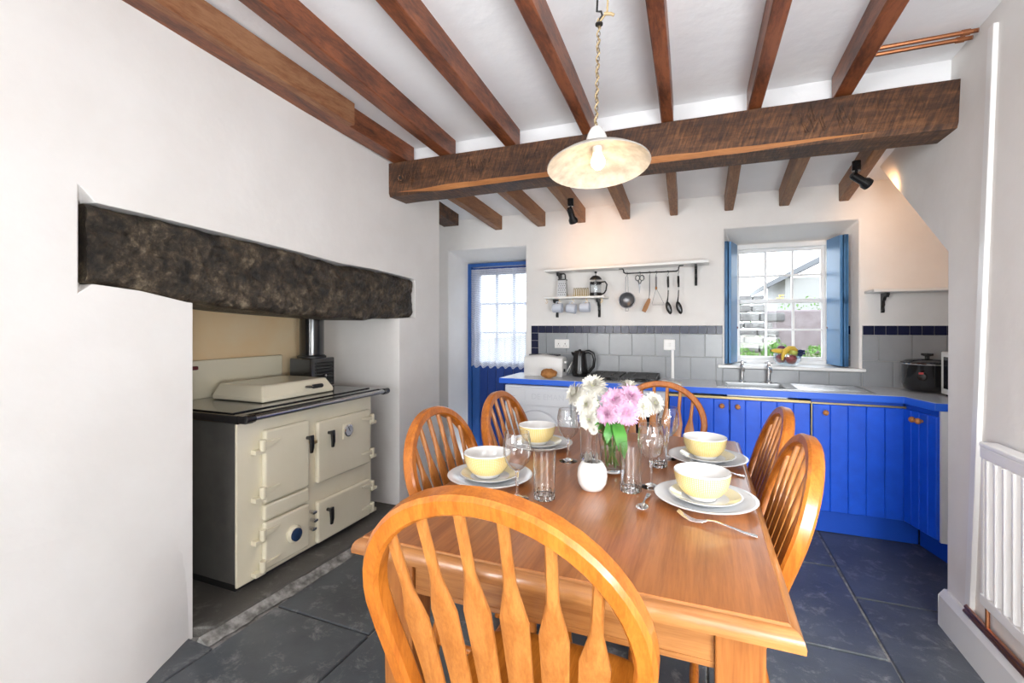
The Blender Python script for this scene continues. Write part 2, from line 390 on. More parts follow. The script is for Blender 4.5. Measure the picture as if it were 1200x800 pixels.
def text_mesh(name, txt, size, m, M, parent, depth=0.0008, align='CENTER'):
    cu = bpy.data.curves.new(name, 'FONT'); cu.body = txt; cu.size = size; cu.extrude = depth; cu.align_x = align; cu.align_y = 'CENTER'; cu.resolution_u = 3
    t = bpy.data.objects.new(name, cu); COL.objects.link(t)
    dg = bpy.context.evaluated_depsgraph_get(); dg.update()
    me = bpy.data.meshes.new_from_object(t.evaluated_get(dg)); bpy.data.objects.remove(t); bpy.data.curves.remove(cu)
    o0 = Vector(parent.get('_o') or (parent.location if parent.get('_w') else (0, 0, 0)))
    me.transform(Matrix.Translation(-o0) @ M); me.materials.clear(); me.materials.append(MATS[m])
    o = bpy.data.objects.new(name, me); COL.objects.link(o); o.parent = parent; return o

# ================================================================ THE ROOM
# ---- floor: recessed bed with single slate slabs
fl = struct(MB().bb(-3.1, 1.95, -4.6, 4.0, -0.12, -0.012).build('floor', 'dust'))
cols = [(-1.80, -1.275, [-4.6, -3.9, -3.1, -2.4, -1.75, -1.1, -0.4, 0.35, 0.90, 1.58, 2.25, 2.8, 3.42, 4.0]), (-1.275, -0.64, [-4.6, -3.8, -3.2, -2.5, -1.75, -0.9, -0.1, 0.6, 1.30, 1.95, 2.6, 3.3, 4.0]),
        (-0.64, 0.02, [-4.6, -4.1, -3.3, -2.6, -1.75, -1.2, -0.5, 0.3, 1.0, 1.75, 2.4, 3.1, 4.0]), (0.02, 0.675, [-4.6, -3.9, -3.2, -2.4, -1.75, -1.0, -0.3, 0.4, 0.95, 1.5, 2.20, 2.95, 3.6, 4.0]),
        (0.675, 1.35, [-4.6, -3.9, -3.1, -2.4, -1.75, -1.1, -0.2, 0.5, 1.2, 1.95, 2.66, 3.45, 4.0]), (1.35, 1.95, [2.4, 3.1, 4.0]), (-2.62, -1.80, [2.80, 3.5, 4.0]), (-2.1, -1.80, [-4.6, -3.6, -2.7, -1.75, -0.6, 0.4, 1.29])]
for x0, x1, ys in cols:
    for y0, y1 in zip(ys, ys[1:]):
        g = 0.004; h = random.uniform(-0.003, 0.001)
        j = lambda: random.uniform(-0.004, 0.004)
        mb = MB(); t = [(x0+g+j(), y0+g+j()), (x1-g+j(), y0+g+j()), (x1-g+j(), y1-g+j()), (x0+g+j(), y1-g+j())]
        mb.prism(t, 'z', -0.04, h)
        mb.build('slate_slab', 'slate', fl, bevel=0.004, seg=1)
# ---- ceiling: two slightly sloping plaster planes either side of the beam
def zf(y): return 2.375+0.055*(2.62-y)      # underside of front joists
def zr(y): return 2.14+0.11*(3.85-y)        # underside of rear joists
JH = 0.12
mb = MB()
mb.prism([(-4.6, zf(-4.6)+JH), (2.72, zf(2.72)+JH), (2.72, 3.0), (-4.6, 3.0)], 'x', -3.1, 1.95)
mb.prism([(2.72, zr(2.72)+JH), (4.4, zr(4.4)+JH), (4.4, 3.0), (2.72, 3.0)], 'x', -3.1, 1.95)
struct(mb.build('ceiling', 'ceiling_white'))
# ---- left wall: thick chimney breast with range alcove and lintel pocket
wl = struct(MB().bb(-3.05, -1.95, -4.6, 3.265, -0.1, 2.9).build('wall_left', 'plaster'))
LT = [(0.940, 1.700), (1.10, 1.695), (1.35, 1.683), (1.596, 1.672), (1.85, 1.658), (2.162, 1.636), (2.45, 1.636), (2.70, 1.625), (2.907, 1.612)]
LB = [(0.938, 1.432), (1.106, 1.415), (1.279, 1.380), (1.60, 1.352), (1.849, 1.338), (2.15, 1.325), (2.388, 1.316), (2.62, 1.330), (2.895, 1.345)]
pocket = [(y-(0.02 if i == 0 else 0), z+0.008) for i, (y, z) in enumerate(LT)] + [(2.925, 1.61), (2.925, 1.335)] + [(y-(0.02 if i == 0 else 0), z-0.004) for i, (y, z) in reversed(list(enumerate(LB)))]
cut(wl, [cutter(lambda m: m.bb(-2.66, -2.25, 1.30, 2.73, -0.2, 1.72)), cutter(lambda m: m.bb(-2.4, -1.5, 1.30, 2.73, -0.2, 1.40)),
         cutter(lambda m: m.bb(-3.2, -1.8, -3.35, -2.05, 0.85, 2.3)), cutter(lambda m: m.prism(pocket, 'x', -2.30, -1.5)),  # first cutter: unseen opening added for the left fill lamp
         cutter(lambda m: m.loft([[(-1.90, 0.885, 1.36), (-1.90, 0.885, 1.80), (-1.90, 0.97, 1.70), (-1.90, 0.97, 1.43)], [(-2.02, 0.955, 1.43), (-2.02, 0.955, 1.70), (-2.02, 0.97, 1.70), (-2.02, 0.97, 1.43)]]))])
bevel_mod(wl, 0.018, 3)
# plaster that swells out at the foot of the wall
mb = MB()
fp = [(-1.956, 1.298), (-1.948, 1.28), (-1.90, 1.18), (-1.835, 1.05), (-1.80, 0.8), (-1.78, 0.4), (-1.78, -4.6), (-1.97, -4.6)]
rings = []
for k in range(13):
    t = k/12; f = (1-t)**2.4; f = f if k < 12 else 0
    rings.append([((-1.953+(x+1.953)*f) if x > -1.953 else x, y, -0.02+0.75*t) for x, y in fp])
mb.loft(rings)
mb.build('plaster_swelling', 'plaster', wl, smooth=True, angle=80)
MB().bb(-2.662, -2.652, 1.31, 2.72, 0.03, 1.70).build('alcove_warm_light', 'plaster_warm_light', wl)  # thin slab added to carry the painted warm light
MB().bb(-2.75, -2.35, 3.2, 3.9, -0.1, 2.9).build('return_wall', 'plaster', wl)
# ---- the stone lintel
mb = MB(); NU, NV = 200, 34
def lerp_poly(pts, y):
    for (a, za), (b, zb) in zip(pts, pts[1:]):
        if y <= b: return za+(zb-za)*max(0, (y-a))/(b-a)
    return pts[-1][1]
grid = []
for i in range(NU+1):
    col = []
    y = 0.942+(2.898-0.942)*i/NU
    for j in range(NV+1):
        v = j/NV
        zt = lerp_poly(LT, y)+0.008*noise.noise(V(y*9, 3, 1)); zb = lerp_poly(LB, y)+0.012*noise.noise(V(y*7, 9, 4))
        z = zb+(zt-zb)*v
        d = 0.020*noise.fractal(V(y*3, z*5, 2), 0.8, 2.1, 6)+0.006*noise.noise(V(y*19, z*23, 7))+0.008*noise.noise(V(y*52, z*58, 3))
        edge = min(v, 1-v)*2; d -= 0.022*(1-min(1, edge*4))**2
        col.append(mb.bm.verts.new((-1.958+d, y, z)))
    grid.append(col)
back = [[mb.bm.verts.new((-2.28, 0.942+(2.898-0.942)*i/NU, lerp_poly(p, 0.942+(2.898-0.942)*i/NU))) for i in range(NU+1)] for p in (LB, LT)]
for i in range(NU):
    for j in range(NV): mb.bm.faces.new((grid[i][j], grid[i+1][j], grid[i+1][j+1], grid[i][j+1]))
    mb.bm.faces.new((back[0][i], back[0][i+1], grid[i+1][0], grid[i][0]))
    mb.bm.faces.new((grid[i][NV], grid[i+1][NV], back[1][i+1], back[1][i]))
    mb.bm.faces.new((back[1][i], back[1][i+1], back[0][i+1], back[0][i]))
mb.bm.faces.new([back[0][0]]+grid[0]+[back[1][0]]); mb.bm.faces.new([back[1][NU]]+grid[NU][::-1]+[back[0][NU]])
bmesh.ops.recalc_face_normals(mb.bm, faces=mb.bm.faces)
tag(mb.build('stone_lintel', 'lintel_stone', origin=(-2.1, 1.92, 1.33), smooth=True, angle=60), 'long dark rough hewn stone lintel above the range alcove', 'lintel')
# ---- hearth slab under the range
mb = MB(); mb.prism([(-2.655, 1.302), (-1.955, 1.302), (-1.875, 1.34), (-1.825, 2.70), (-1.955, 2.728), (-2.655, 2.728)], 'z', -0.02, 0.03)
hs = tag(mb.build('hearth_slab', 'hearth_slate', origin=(-2.3, 2.0, 0), bevel=0.008), 'worn dark slate hearth slab beneath the cream range', 'hearth')
mb = MB()
rings = []
for k in range(41):
    t = k/40; y = 1.28+1.42*t; x0 = -1.885+0.065*t; w_ = 0.055+0.035*noise.noise(V(y*5, 2, 1))+0.02*noise.noise(V(y*17, 5, 1))
    rings.append([(x0-0.015, y, -0.005), (x0+w_, y, -0.004), (x0+w_*0.45, y, 0.006), (x0+0.004, y, 0.020+0.004*noise.noise(V(y*9, 1, 8)))])
mb.loft(rings)
mb.build('mortar_fillet', 'dust', hs)
# ---- back wall with splayed window and door openings
wb = struct(MB().bb(-3.05, 1.95, 3.85, 4.35, -0.1, 2.9).build('wall_back', 'plaster'))
cut(wb, [cutter(lambda m: m.loft([[(0.152, 3.80, 0.965), (1.016, 3.80, 0.965), (1.016, 3.80, 2.022), (0.152, 3.80, 2.022)], [(0.22, 4.13, 0.965), (0.93, 4.13, 0.965), (0.93, 4.13, 1.925), (0.22, 4.13, 1.925)]])),
         cutter(lambda m: m.bb(0.24, 0.885, 4.0, 4.6, 1.0, 1.905)),
         cutter(lambda m: m.loft([[(-2.205, 3.80, -0.2), (-1.432, 3.80, -0.2), (-1.432, 3.80, 1.993), (-2.205, 3.80, 1.993)], [(-2.155, 4.22, -0.2), (-1.385, 4.22, -0.2), (-1.385, 4.22, 1.895), (-2.155, 4.22, 1.895)]])),
         cutter(lambda m: m.bb(-2.12, -1.42, 4.1, 4.6, -0.2, 1.86))])
bevel_mod(wb, 0.012, 3)
# wall tiles: grey squares and navy border tiles, each its own piece
def wtile(m, x0, x1, z0, z1, g=0.0015):
    MB().bb(x0+g, x1-g, 3.838, 3.852, z0+g, z1-g).build('wall_tile', m, wb, bevel=0.0015, seg=1)
MB().bb(-1.372, 0.15, 3.845, 3.853, 0.84, 1.281).build('grout_bed', 'grout', wb)
MB().bb(0.15, 1.018, 3.845, 3.853, 0.84, 0.963).build('grout_bed', 'grout', wb)
MB().bb(1.018, 1.80, 3.845, 3.853, 0.84, 1.281).build('grout_bed', 'grout', wb)
bw = 0.0642
x = -1.37
while x < 0.15-0.01: wtile('tile_navy', x, min(x+bw, 0.15), 1.2165, 1.2805); x += bw
x = 1.020
while x < 1.79: wtile('tile_navy', x, x+bw, 1.2165, 1.2805); x += bw
for k in range(6): wtile('tile_navy', -1.37, -1.37+bw, 1.2165-bw*(k+1), 1.2165-bw*k)
for z0, z1, off in ((1.0415, 1.2165, 0.028), (0.8665, 1.0415, -0.075)):
    x = off-0.18*8
    while x < 1.79:
        a, b = x, x+0.18; x += 0.18
        segs = []
        lo, hi = max(a, -1.37+bw), min(b, 0.15)
        if hi-lo > 0.012: segs.append((lo, hi, z0, z1))
        lo, hi = max(a, 1.019), min(b, 1.79)
        if hi-lo > 0.012: segs.append((lo, hi, z0, z1))
        if z1 < 1.1:
            lo, hi = max(a, 0.151), min(b, 1.018)
            if hi-lo > 0.012: segs.append((lo, hi, z0, 0.962))
        for q in segs: wtile('tile_grey', *q)
# tiles that return into the right window reveal
ra, rb = V(1.0135, 3.852, 0), V(0.932, 4.125, 0); rd = (rb-ra).normalized(); rn = V(-rd.y, rd.x, 0)
rang = math.atan2(rd.y, rd.x)
def rtile(m, t0, t1, z0, z1):
    c = ra+rd*((t0+t1)/2)+rn*0.002
    MB().box((c.x, c.y, (z0+z1)/2), (t1-t0-0.003, 0.010, z1-z0-0.003), Euler((0, 0, rang))).build('reveal_tile', m, wb)
for k in range(4): rtile('tile_navy', 0.004+k*bw, 0.004+(k+1)*bw, 1.2165, 1.2805)
for t0, t1 in ((0.004, 0.13), (0.13, 0.26)):
    rtile('tile_grey', t0, t1, 1.0415, 1.2165); rtile('tile_grey', t0, t1, 0.99, 1.0415)
# ---- right wall: leaning partition, cut on the diagonal of the stair
def lean(z): return 0.97+0.035*z
prof = [(-4.6, -0.1), (2.536, -0.1), (2.683, 1.612), (3.577, 2.249), (3.95, 2.515), (3.95, 2.9), (-4.6, 2.9)]
wr = struct(MB().loft([[(lean(z), y, z) for y, z in prof], [(lean(z)+0.10, y, z) for y, z in prof]]).build('wall_right', 'plaster'))
cut(wr, [cutter(lambda m: m.bb(0.8, 1.4, -1.2, 0.5, 0.85, 1.6))])  # unseen opening added for the side fill lamps
bevel_mod(wr, 0.012, 3)
mb = MB(); mb.loft([[(1.07, 2.56, 1.58), (1.07, 3.95, 2.57), (1.07, 3.95, 2.70), (1.07, 2.56, 1.75)], [(1.9, 2.56, 1.58), (1.9, 3.95, 2.57), (1.9, 3.95, 2.70), (1.9, 2.56, 1.75)]])
mb.build('stair_soffit', 'plaster', wr)
struct(MB().bb(1.80, 1.95, 2.4, 3.95, -0.1, 2.9).build('wall_alcove', 'plaster'))
struct(MB().bb(1.075, 1.95, 2.40, 2.52, -0.1, 2.9).build('wall_cupboard', 'plaster'))
# ---- wall behind the camera with an invented opening for its fill lamps
wf = struct(MB().bb(-3.05, 1.95, -4.75, -4.6, -0.1, 2.9).build('wall_front', 'plaster'))
cut(wf, [cutter(lambda m: m.bb(-0.97, 0.92, -5, -4.3, 0.55, 2.45))])
# ---- baseboard and trim on the right
mb = MB(); bp = [(-4.6, -0.02), (2.556, -0.02), (2.556, 0.125), (2.552, 0.155), (-4.6, 0.155)]
mb.loft([[(0.945 if z < 0.14 else 0.965, y, z) for y, z in bp], [(1.0, y, z) for y, z in bp]])
struct(mb.build('baseboard_right', 'white_paint', bevel=0.004))
mb = MB(); zz = [0.12, 0.6, 1.2, 1.8, 2.44]
mb.sweep([(lean(z)-0.002, 2.352+0.02*(z/2.4), z) for z in zz], [(-0.02, -0.014), (0.02, -0.014), (0.02, 0.014), (-0.02, 0.014)], up=(1, 0, 0))
struct(mb.build('trim_1', 'white_gloss', bevel=0.003))

# ================================================================ BEAM AND JOISTS
bo = root('ceiling_beam', (-0.45, 2.72, 2.15), 'heavy dark adzed oak beam spanning the room above the table', 'beam')
mb = MB(); n = 60; rings = []
for i in range(n+1):
    t = i/n; x = -1.97+(1.075+1.97)*t; y0 = 2.61+0.02*t
    w1 = 0.006*noise.noise(V(x*3, 1, 5)); w2 = 0.006*noise.noise(V(x*3, 7, 2)); zb = 2.148+0.008*math.sin(t*3)+w1; zt = 2.372+w2-0.012*t
    rings.append([(x, y0+0.012+w1, zb), (x, y0+w1, zb+0.022), (x, y0+w2, zt), (x, y0+0.2, zt), (x, y0+0.2, zb)])
mb.loft(rings); mb.build('beam_body', 'beam_wood', bo, smooth=True, angle=25)
mb = MB(); rings = []
for i in range(n+1):
    t = i/n; x = -1.88+(0.75+1.88)*t; tt = (x+1.97)/3.045; y0 = 2.61+0.02*tt; w1 = 0.006*noise.noise(V(x*3, 1, 5)); zb = 2.148+0.008*math.sin(tt*3)+w1
    h = (0.004+0.024*abs(noise.noise(V(x*2.3, 2, 2))))*min(1, 8*t, 5*(1-t))
    ev = min(1, 8*t, 5*(1-t)); rings.append([(x, y0+0.011*ev+w1, zb+0.021-0.020*ev), (x, y0-0.0015+w1, zb+0.021), (x, y0-0.0012+w1, zb+0.022+h), (x, y0+0.012, zb+0.022+h)])
mb.loft(rings); mb.build('worn_edge', 'beam_edge', bo)
mb = MB()
for i in range(150):   # adze scores: slim raised ridges, slanting
    x = random.uniform(-1.88, 1.0); t = (x+1.97)/3.045; z0 = 2.20+random.uniform(0, 0.07); L = random.uniform(0.03, 0.10); y = 2.61+0.02*t+0.006*noise.noise(V(x*3, 7, 2))
    a = R(random.uniform(8, 26)); mb.box((x, y, z0+L/2), (0.004, 0.006, L), Euler((0, -a, 0)))
ridg = mb.build('adze_ridges', 'beam_wood', bo); ridg['kind'] = 'stuff'
pb = MB(); pb.lathe([(0.020, 0), (0.020, 0.004), (0.014, 0.004), (0.014, 0)], 20, (-1.855, 2.612, 2.265), Euler((R(90), 0, 0))); pb.build('bolt_plate', 'joist_pale', bo)
MB().box((-1.855, 2.607, 2.265), (0.016, 0.012, 0.018)).build('bolt', 'black_iron', bo)

def joist(y0, y1, xa, xb, zfun, wdt, m, label, h=JH, sag=0.0, name='ceiling_joist', grp='exposed ceiling joists'):
    mb = MB(); n = 14; rings = []
    sd = random.random()*50
    for i in range(n+1):
        t = i/n; y = y0+(y1-y0)*t; x = xa+(xb-xa)*t+0.004*noise.noise(V(sd, y*2, 0)); z = zfun(y)+0.005*noise.noise(V(sd, y*2.5, 9))-sag*math.sin(PI*t)
        c = 0.006+0.004*noise.noise(V(sd, y*5, 3))
        rings.append([(x+c, y, z), (x+wdt-0.004, y, z), (x+wdt, y, z+0.004), (x+wdt, y, z+h+0.02), (x, y, z+h+0.02), (x, y, z+c)])
    mb.loft(rings)
    return tag(mb.build(name, m, origin=((xa+xb)/2+wdt/2, (y0+y1)/2, zfun((y0+y1)/2)), smooth=True, angle=25), label, 'joist', grp)
FL = ['red brown ceiling joist against the plain chimney wall', 'red brown ceiling joist with a pale edge, second from the chimney wall', 'red brown ceiling joist between the pale edged joist and the pendant lamp',
      'red brown ceiling joist beside the pendant lamp hook, chimney side', 'narrow ceiling joist straight above the table, window side of the lamp', 'glossy red ceiling joist in line with the window',
      'dark red ceiling joist nearest the stair partition, above copper pipes']
FX = [(-2.20, -1.925, 0.115), (-1.55, -1.576, 0.085), (-1.08, -1.112, 0.075), (-0.610, -0.633, 0.062), (-0.172, -0.199, 0.062), (0.247, 0.221, 0.062), (0.615, 0.592, 0.072)]
for i, ((xa, xb, wd), lb) in enumerate(zip(FX, FL)):
    xe = xa+(xa-xb)*3.5
    joist(-4.6, 2.70, xe if i else xa, xb, zf, wd, 'joist_red', lb)
# pale board fixed to the first joist
bd = joist(-4.6, 2.08, -2.085, -1.834, lambda y: zf(y)-0.010, 0.052, 'joist_pale', 'pale scraped board fixed alongside the joist by the chimney wall', h=0.10, name='ceiling_board', grp=None)
bd['category'] = 'board'
RL = ['short brown kitchen joist between chimney corner and blue door', 'orange brown kitchen joist end above the blue door', 'orange brown kitchen joist carrying a small black spotlight', 'brown kitchen joist above the utensil rail',
      'narrow brown kitchen joist above the wall switch', 'brown kitchen joist just beside the window recess', 'pale grey brown kitchen joist above the sash window', 'short pale kitchen joist with black spotlight by the stair slope']
RX = [(-1.78, -1.72, 0.07), (-1.365, -1.32, 0.075), (-0.99, -0.967, 0.075), (-0.59, -0.593, 0.065), (-0.195, -0.2255, 0.058), (0.163, 0.164, 0.06), (0.50, 0.5225, 0.065), (0.86, 0.885, 0.06)]
for (xa, xb, wd), lb in zip(RX, RL): joist(2.76, 3.86, xa, xb, zr, wd, 'joist_brown', lb, grp='kitchen ceiling joists')
joist(3.27, 3.70, -2.17, -2.17, lambda y: zr(y)+0.02, 0.16, 'beam_wood', 'dark joist stub at the corner beyond the chimney wall', h=0.1, grp=None)

# ================================================================ WINDOW
wn = struct(root('window_1', (0.563, 4.12, 1.0)))
def frame(mb, x0, x1, z0, z1, w, y0, y1):
    mb.bb(x0, x0+w, y0, y1, z0, z1).bb(x1-w, x1, y0, y1, z0, z1).bb(x0+w, x1-w, y0, y1, z0, z0+w).bb(x0+w, x1-w, y0, y1, z1-w, z1)
mb = MB(); frame(mb, 0.225, 0.90, 0.985, 1.915, 0.035, 4.10, 4.20); mb.build('window_frame', 'white_gloss', wn, bevel=0.004)
def sash(name, z0, z1, y0, y1):
    mb = MB(); frame(mb, 0.258, 0.867, z0, z1, 0.028, y0, y1)
    s = mb.build(name, 'white_gloss', wn, bevel=0.003)
    X0, X1, Z0, Z1 = 0.286, 0.839, z0+0.028, z1-0.028
    cw = (X1-X0)/3; zm = (Z0+Z1)/2; ym = (y0+y1)/2
    for k in (1, 2): MB().bb(X0+cw*k-0.008, X0+cw*k+0.008, y0+0.004, y1-0.004, Z0, Z1).build('glazing_bar', 'white_gloss', s)
    MB().bb(X0, X1, y0+0.005, y1-0.005, zm-0.008, zm+0.008).build('glazing_bar', 'white_gloss', s)
    for k in range(3):
        for a, b in ((Z0, zm), (zm, Z1)):
            MB().bb(X0+cw*k+0.003, X0+cw*(k+1)-0.003, ym-0.002, ym+0.002, a+0.002, b-0.002).build('pane', 'pane_glass', s)
    return s
sash('upper_sash', 1.455, 1.885, 4.15, 4.185); sash('lower_sash', 1.015, 1.485, 4.11, 4.145)
mb = MB(); mb.box((0.563, 4.105, 1.492), (0.05, 0.02, 0.008)).cyl((0.563, 4.10, 1.495), (0.563, 4.10, 1.515), 0.006).box((0.572, 4.10, 1.513), (0.035, 0.01, 0.008)); mb.build('sash_lock', 'brass', wn)
MB().bb(0.118, 1.034, 3.815, 4.105, 0.966, 0.988).build('window_sill', 'white_gloss', wn, bevel=0.005)
def shutter(name, a, b, label, knob):
    a, b = V(*a, 0), V(*b, 0); d = b-a; L = d.length; ang = math.atan2(d.y, d.x); c = (a+b)/2
    r = root(name, (c.x, c.y, 0.988), label, 'shutter', 'blue window shutters'); e = Euler((0, 0, ang)); nrm = V(-math.sin(ang), math.cos(ang), 0)
    MB().box((c.x, c.y, 1.455), (L, 0.016, 0.92), e).build('leaf', 'blue_shutter', r, bevel=0.002)
    mb = MB()
    for zc, hh in ((1.03, 0.07), (1.46, 0.06), (1.88, 0.07)): mb.box((c.x, c.y, zc), (L, 0.026, hh), e)
    for s in (-1, 1):
        p = c+d.normalized()*s*(L/2-0.02); mb.box((p.x, p.y, 1.455), (0.04, 0.026, 0.92), e)
    mb.build('panel_frame', 'blue_shutter', r, bevel=0.002)
    c2 = c+nrm*0.028*knob[1]
    MB().box((c2.x, c2.y, 1.455), (L*0.92, 0.018, 0.915), e).build('folded_leaf', 'blue_shutter', r, bevel=0.002)
    return r
shutter('shutter', (0.895, 4.09), (0.935, 3.87), 'blue folding shutter standing against the tiled window reveal', (0, -1))
shutter('shutter', (0.232, 4.09), (0.172, 3.862), 'blue folding shutter folded against the plain window reveal beside the conduit wall', (0, 1))
for x, nm in ((0.868, 'the tiled reveal shutter'), (0.262, 'the plain reveal shutter')):
    mb = MB(); mb.cyl((x, 4.098, 1.265), (x, 4.07, 1.265), 0.004).sphere((x, 4.066, 1.265), 0.010, 10)
    mb.build('stop_knob', 'maroon', wn)

# ================================================================ BLUE DOOR, LACE CURTAIN
dr = struct(root('door_1', (-1.77, 4.22, 0)))
mb = MB(); mb.bb(-2.165, -2.125, 4.17, 4.24, 0, 1.895).bb(-1.415, -1.375, 4.17, 4.24, 0, 1.895).bb(-2.125, -1.415, 4.17, 4.24, 1.862, 1.895)
mb.build('door_frame', 'blue_door_frame', dr)
for x0, x1 in ((-2.12, -2.04), (-1.50, -1.42)): MB().bb(x0, x1, 4.19, 4.235, 0.02, 1.855).build('stile', 'blue_door_frame', dr, bevel=0.003)
for z0, z1 in ((1.78, 1.855), (0.86, 0.93), (0.02, 0.14)): MB().bb(-2.04, -1.50, 4.19, 4.235, z0, z1).build('rail', 'blue_door', dr)
for k in range(6): MB().bb(-2.04+0.09*k+0.0025, -2.04+0.09*(k+1)-0.0025, 4.185, 4.215, 0.10, 0.88).build('plank', 'blue_door', dr, bevel=0.004, seg=1)
for k in (1, 2): MB().bb(-2.04+0.18*k-0.011, -2.04+0.18*k+0.011, 4.20, 4.23, 0.93, 1.78).build('glazing_bar', 'blue_door_frame', dr)
for k in (1, 2): MB().bb(-2.04, -1.50, 4.202, 4.228, 0.93+0.283*k-0.011, 0.93+0.283*k+0.011).build('glazing_bar', 'blue_door_frame', dr)
for i in range(3):
    for j in range(3): MB().bb(-2.04+0.18*i+0.011, -2.04+0.18*(i+1)-0.011, 4.213, 4.217, 0.93+0.283*j+0.011, 0.93+0.283*(j+1)-0.011).build('pane', 'pane_glass', dr)
ct = root('lace_curtain', (-1.77, 4.16, 0.88), 'white lace half curtain hanging over the glazed blue door', 'curtain')
mb = MB(); L = mb.bm.loops.layers.uv.verify(); NX, NZ = 90, 12; g = []
for i in range(NX+1):
    t = i/NX; x = -2.115+0.70*t
    g.append([mb.bm.verts.new((x, 4.158+0.011*math.sin(t*2*PI*9+0.5*math.sin(t*9))*(1-0.5*j/NZ), 0.875+0.012*math.sin(t*2*PI*9)*(1-j/NZ)+(1.835-0.875)*j/NZ)) for j in range(NZ+1)])
for i in range(NX):
    for j in range(NZ):
        f = mb.bm.faces.new((g[i][j], g[i+1][j], g[i+1][j+1], g[i][j+1]))
        for lp, (u, v) in zip(f.loops, ((i, j), (i+1, j), (i+1, j+1), (i, j+1))): lp[L].uv = (u/NX, v/NZ)
mb.build('lace', 'lace', ct, smooth=True, angle=90)
mb = MB(); mb.cyl((-2.12, 4.172, 1.828), (-1.42, 4.172, 1.828), 0.004, seg=8); mb.build('curtain_wire', 'white_paint', ct)

# ================================================================ GARDEN OUTSIDE
gd = struct(MB().prism([(4.36, -0.3), (14, -0.3), (14, 1.1), (7.2, 1.0), (5.2, 0.86), (5.0, 0.2), (4.36, 0.15)], 'x', -4, 8).build('ground', 'garden_earth'))
gw = root('garden_wall', (0.5, 6.6, 0.95), 'rough grey drystone wall in the garden outside the window', 'garden wall')
z = 0.95; row = 0
while z < 1.62:
    h = random.uniform(0.08, 0.13); x = -0.6+random.uniform(0, 0.1)
    while x < 0.72:
        l = random.uniform(0.16, 0.34); mb = MB(); mb.box((x+l/2, 6.62+random.uniform(-0.02, 0.02), z+h/2), (l-0.015, 0.28, h-0.012), Euler((0, R(random.uniform(-3, 3)), 0)))
        mb.build('stone', 'garden_stone', gw, bevel=0.02); x += l
    z += h; row += 1
tag(MB().bb(0.74, 3.2, 6.5, 6.75, 0.95, 1.47).build('rendered_wall', 'garden_render', origin=(1.9, 6.62, 0.95), bevel=0.02), 'pinkish rendered garden wall beside the drystone wall', 'garden wall')
def bush(cx, cy, cz, sx, sy, sz, label, m='garden_leaf', n=420):
    mb = MB()
    for i in range(n):
        d = V(random.gauss(0, 1), random.gauss(0, 1), random.gauss(0, 1)).normalized()*random.uniform(0.6, 1)
        p = V(cx+d.x*sx, cy+d.y*sy, cz+abs(d.z)*sz); e = Euler((random.uniform(0, 6), random.uniform(0, 6), random.uniform(0, 6))).to_matrix(); q = random.uniform(0.012, 0.028)
        mb.quad(p+e@V(-q, 0, 0), p+e@V(0, -q*.5, 0), p+e@V(q, 0, 0.004), p+e@V(0, q*.5, 0))
    return tag(mb.build('shrub', m, origin=(cx, cy, cz)), label, 'shrub')
bush(0.35, 5.55, 0.88, 0.24, 0.15, 0.20, 'low green shrub outside below the left panes of the sash window')
bush(0.72, 5.6, 0.88, 0.16, 0.14, 0.27, 'taller green shrub outside behind the fruit bowl')
bush(1.14, 5.6, 0.88, 0.26, 0.15, 0.21, 'low green shrub outside before the pinkish wall')
bush(0.3, 7.4, 1.0, 0.5, 0.3, 0.90, 'leafy bush growing behind the drystone wall', n=500)
bush(1.4, 7.6, 1.0, 0.75, 0.3, 0.70, 'leafy hedge growing behind the pinkish wall', n=600)
hs2 = root('neighbour_house', (3.5, 12, 1.0), 'pale neighbouring house with slate roof seen through the window', 'house')
MB().bb(1.75, 6.5, 12, 15, 1.0, 2.35).build('house_wall', 'house_render', hs2)
MB().prism([(1.3, 2.2), (1.35, 2.12), (4.0, 3.5), (6.9, 2.2), (4.0, 3.65)], 'y', 11.8, 15.2).build('house_roof', 'house_slate', hs2)

# ================================================================ RANGE COOKER
st = root('range_cooker', (-2.3, 2.01, 0.03), 'old cream enamelled solid fuel range with dark grey sides in the stone alcove', 'range cooker')
MB().bb(-2.60, -2.012, 1.535, 2.485, 0.07, 0.83).build('body', 'range_grey', st, bevel=0.004)
MB().bb(-2.58, -2.03, 1.55, 2.47, 0.03, 0.075).build('plinth', 'black_iron', st)
MB().bb(-2.014, -2.0, 1.535, 2.49, 0.055, 0.828).build('front_plate', 'cream_enamel', st, bevel=0.004)
MB().bb(-2.61, -1.955, 1.505, 2.525, 0.828, 0.868).build('hob_plate', 'black_enamel', st, bevel=0.006)
MB().bb(-2.58, -2.02, 1.53, 2.50, 0.868, 0.874).build('hob_surface', 'black_enamel', st, bevel=0.002)
MB().bb(-2.625, -2.60, 1.50, 2.33, 0.868, 1.085).build('splashback', 'cream_plain', st, bevel=0.006)
mb = MB(); mb.box((-2.592, 1.715, 1.045), (0.012, 0.085, 0.022)); mb.build('towel_hook', 'maroon', st, bevel=0.006)
def rdoor(y0, y1, z0, z1, label=None):
    o = MB().bb(-2.002, -1.972, y0, y1, z0, z1).build('oven_door', 'cream_enamel', st, bevel=0.012, seg=3)
    return o
d1 = rdoor(1.665, 1.948, 0.408, 0.768); d2 = rdoor(1.665, 1.948, 0.083, 0.315); d3 = rdoor(2.005, 2.452, 0.400, 0.745); d4 = rdoor(2.005, 2.452, 0.065, 0.298)
MB().bb(-2.002, -1.974, 1.667, 1.946, 0.325, 0.400).build('ash_panel', 'cream_enamel', st, bevel=0.008)
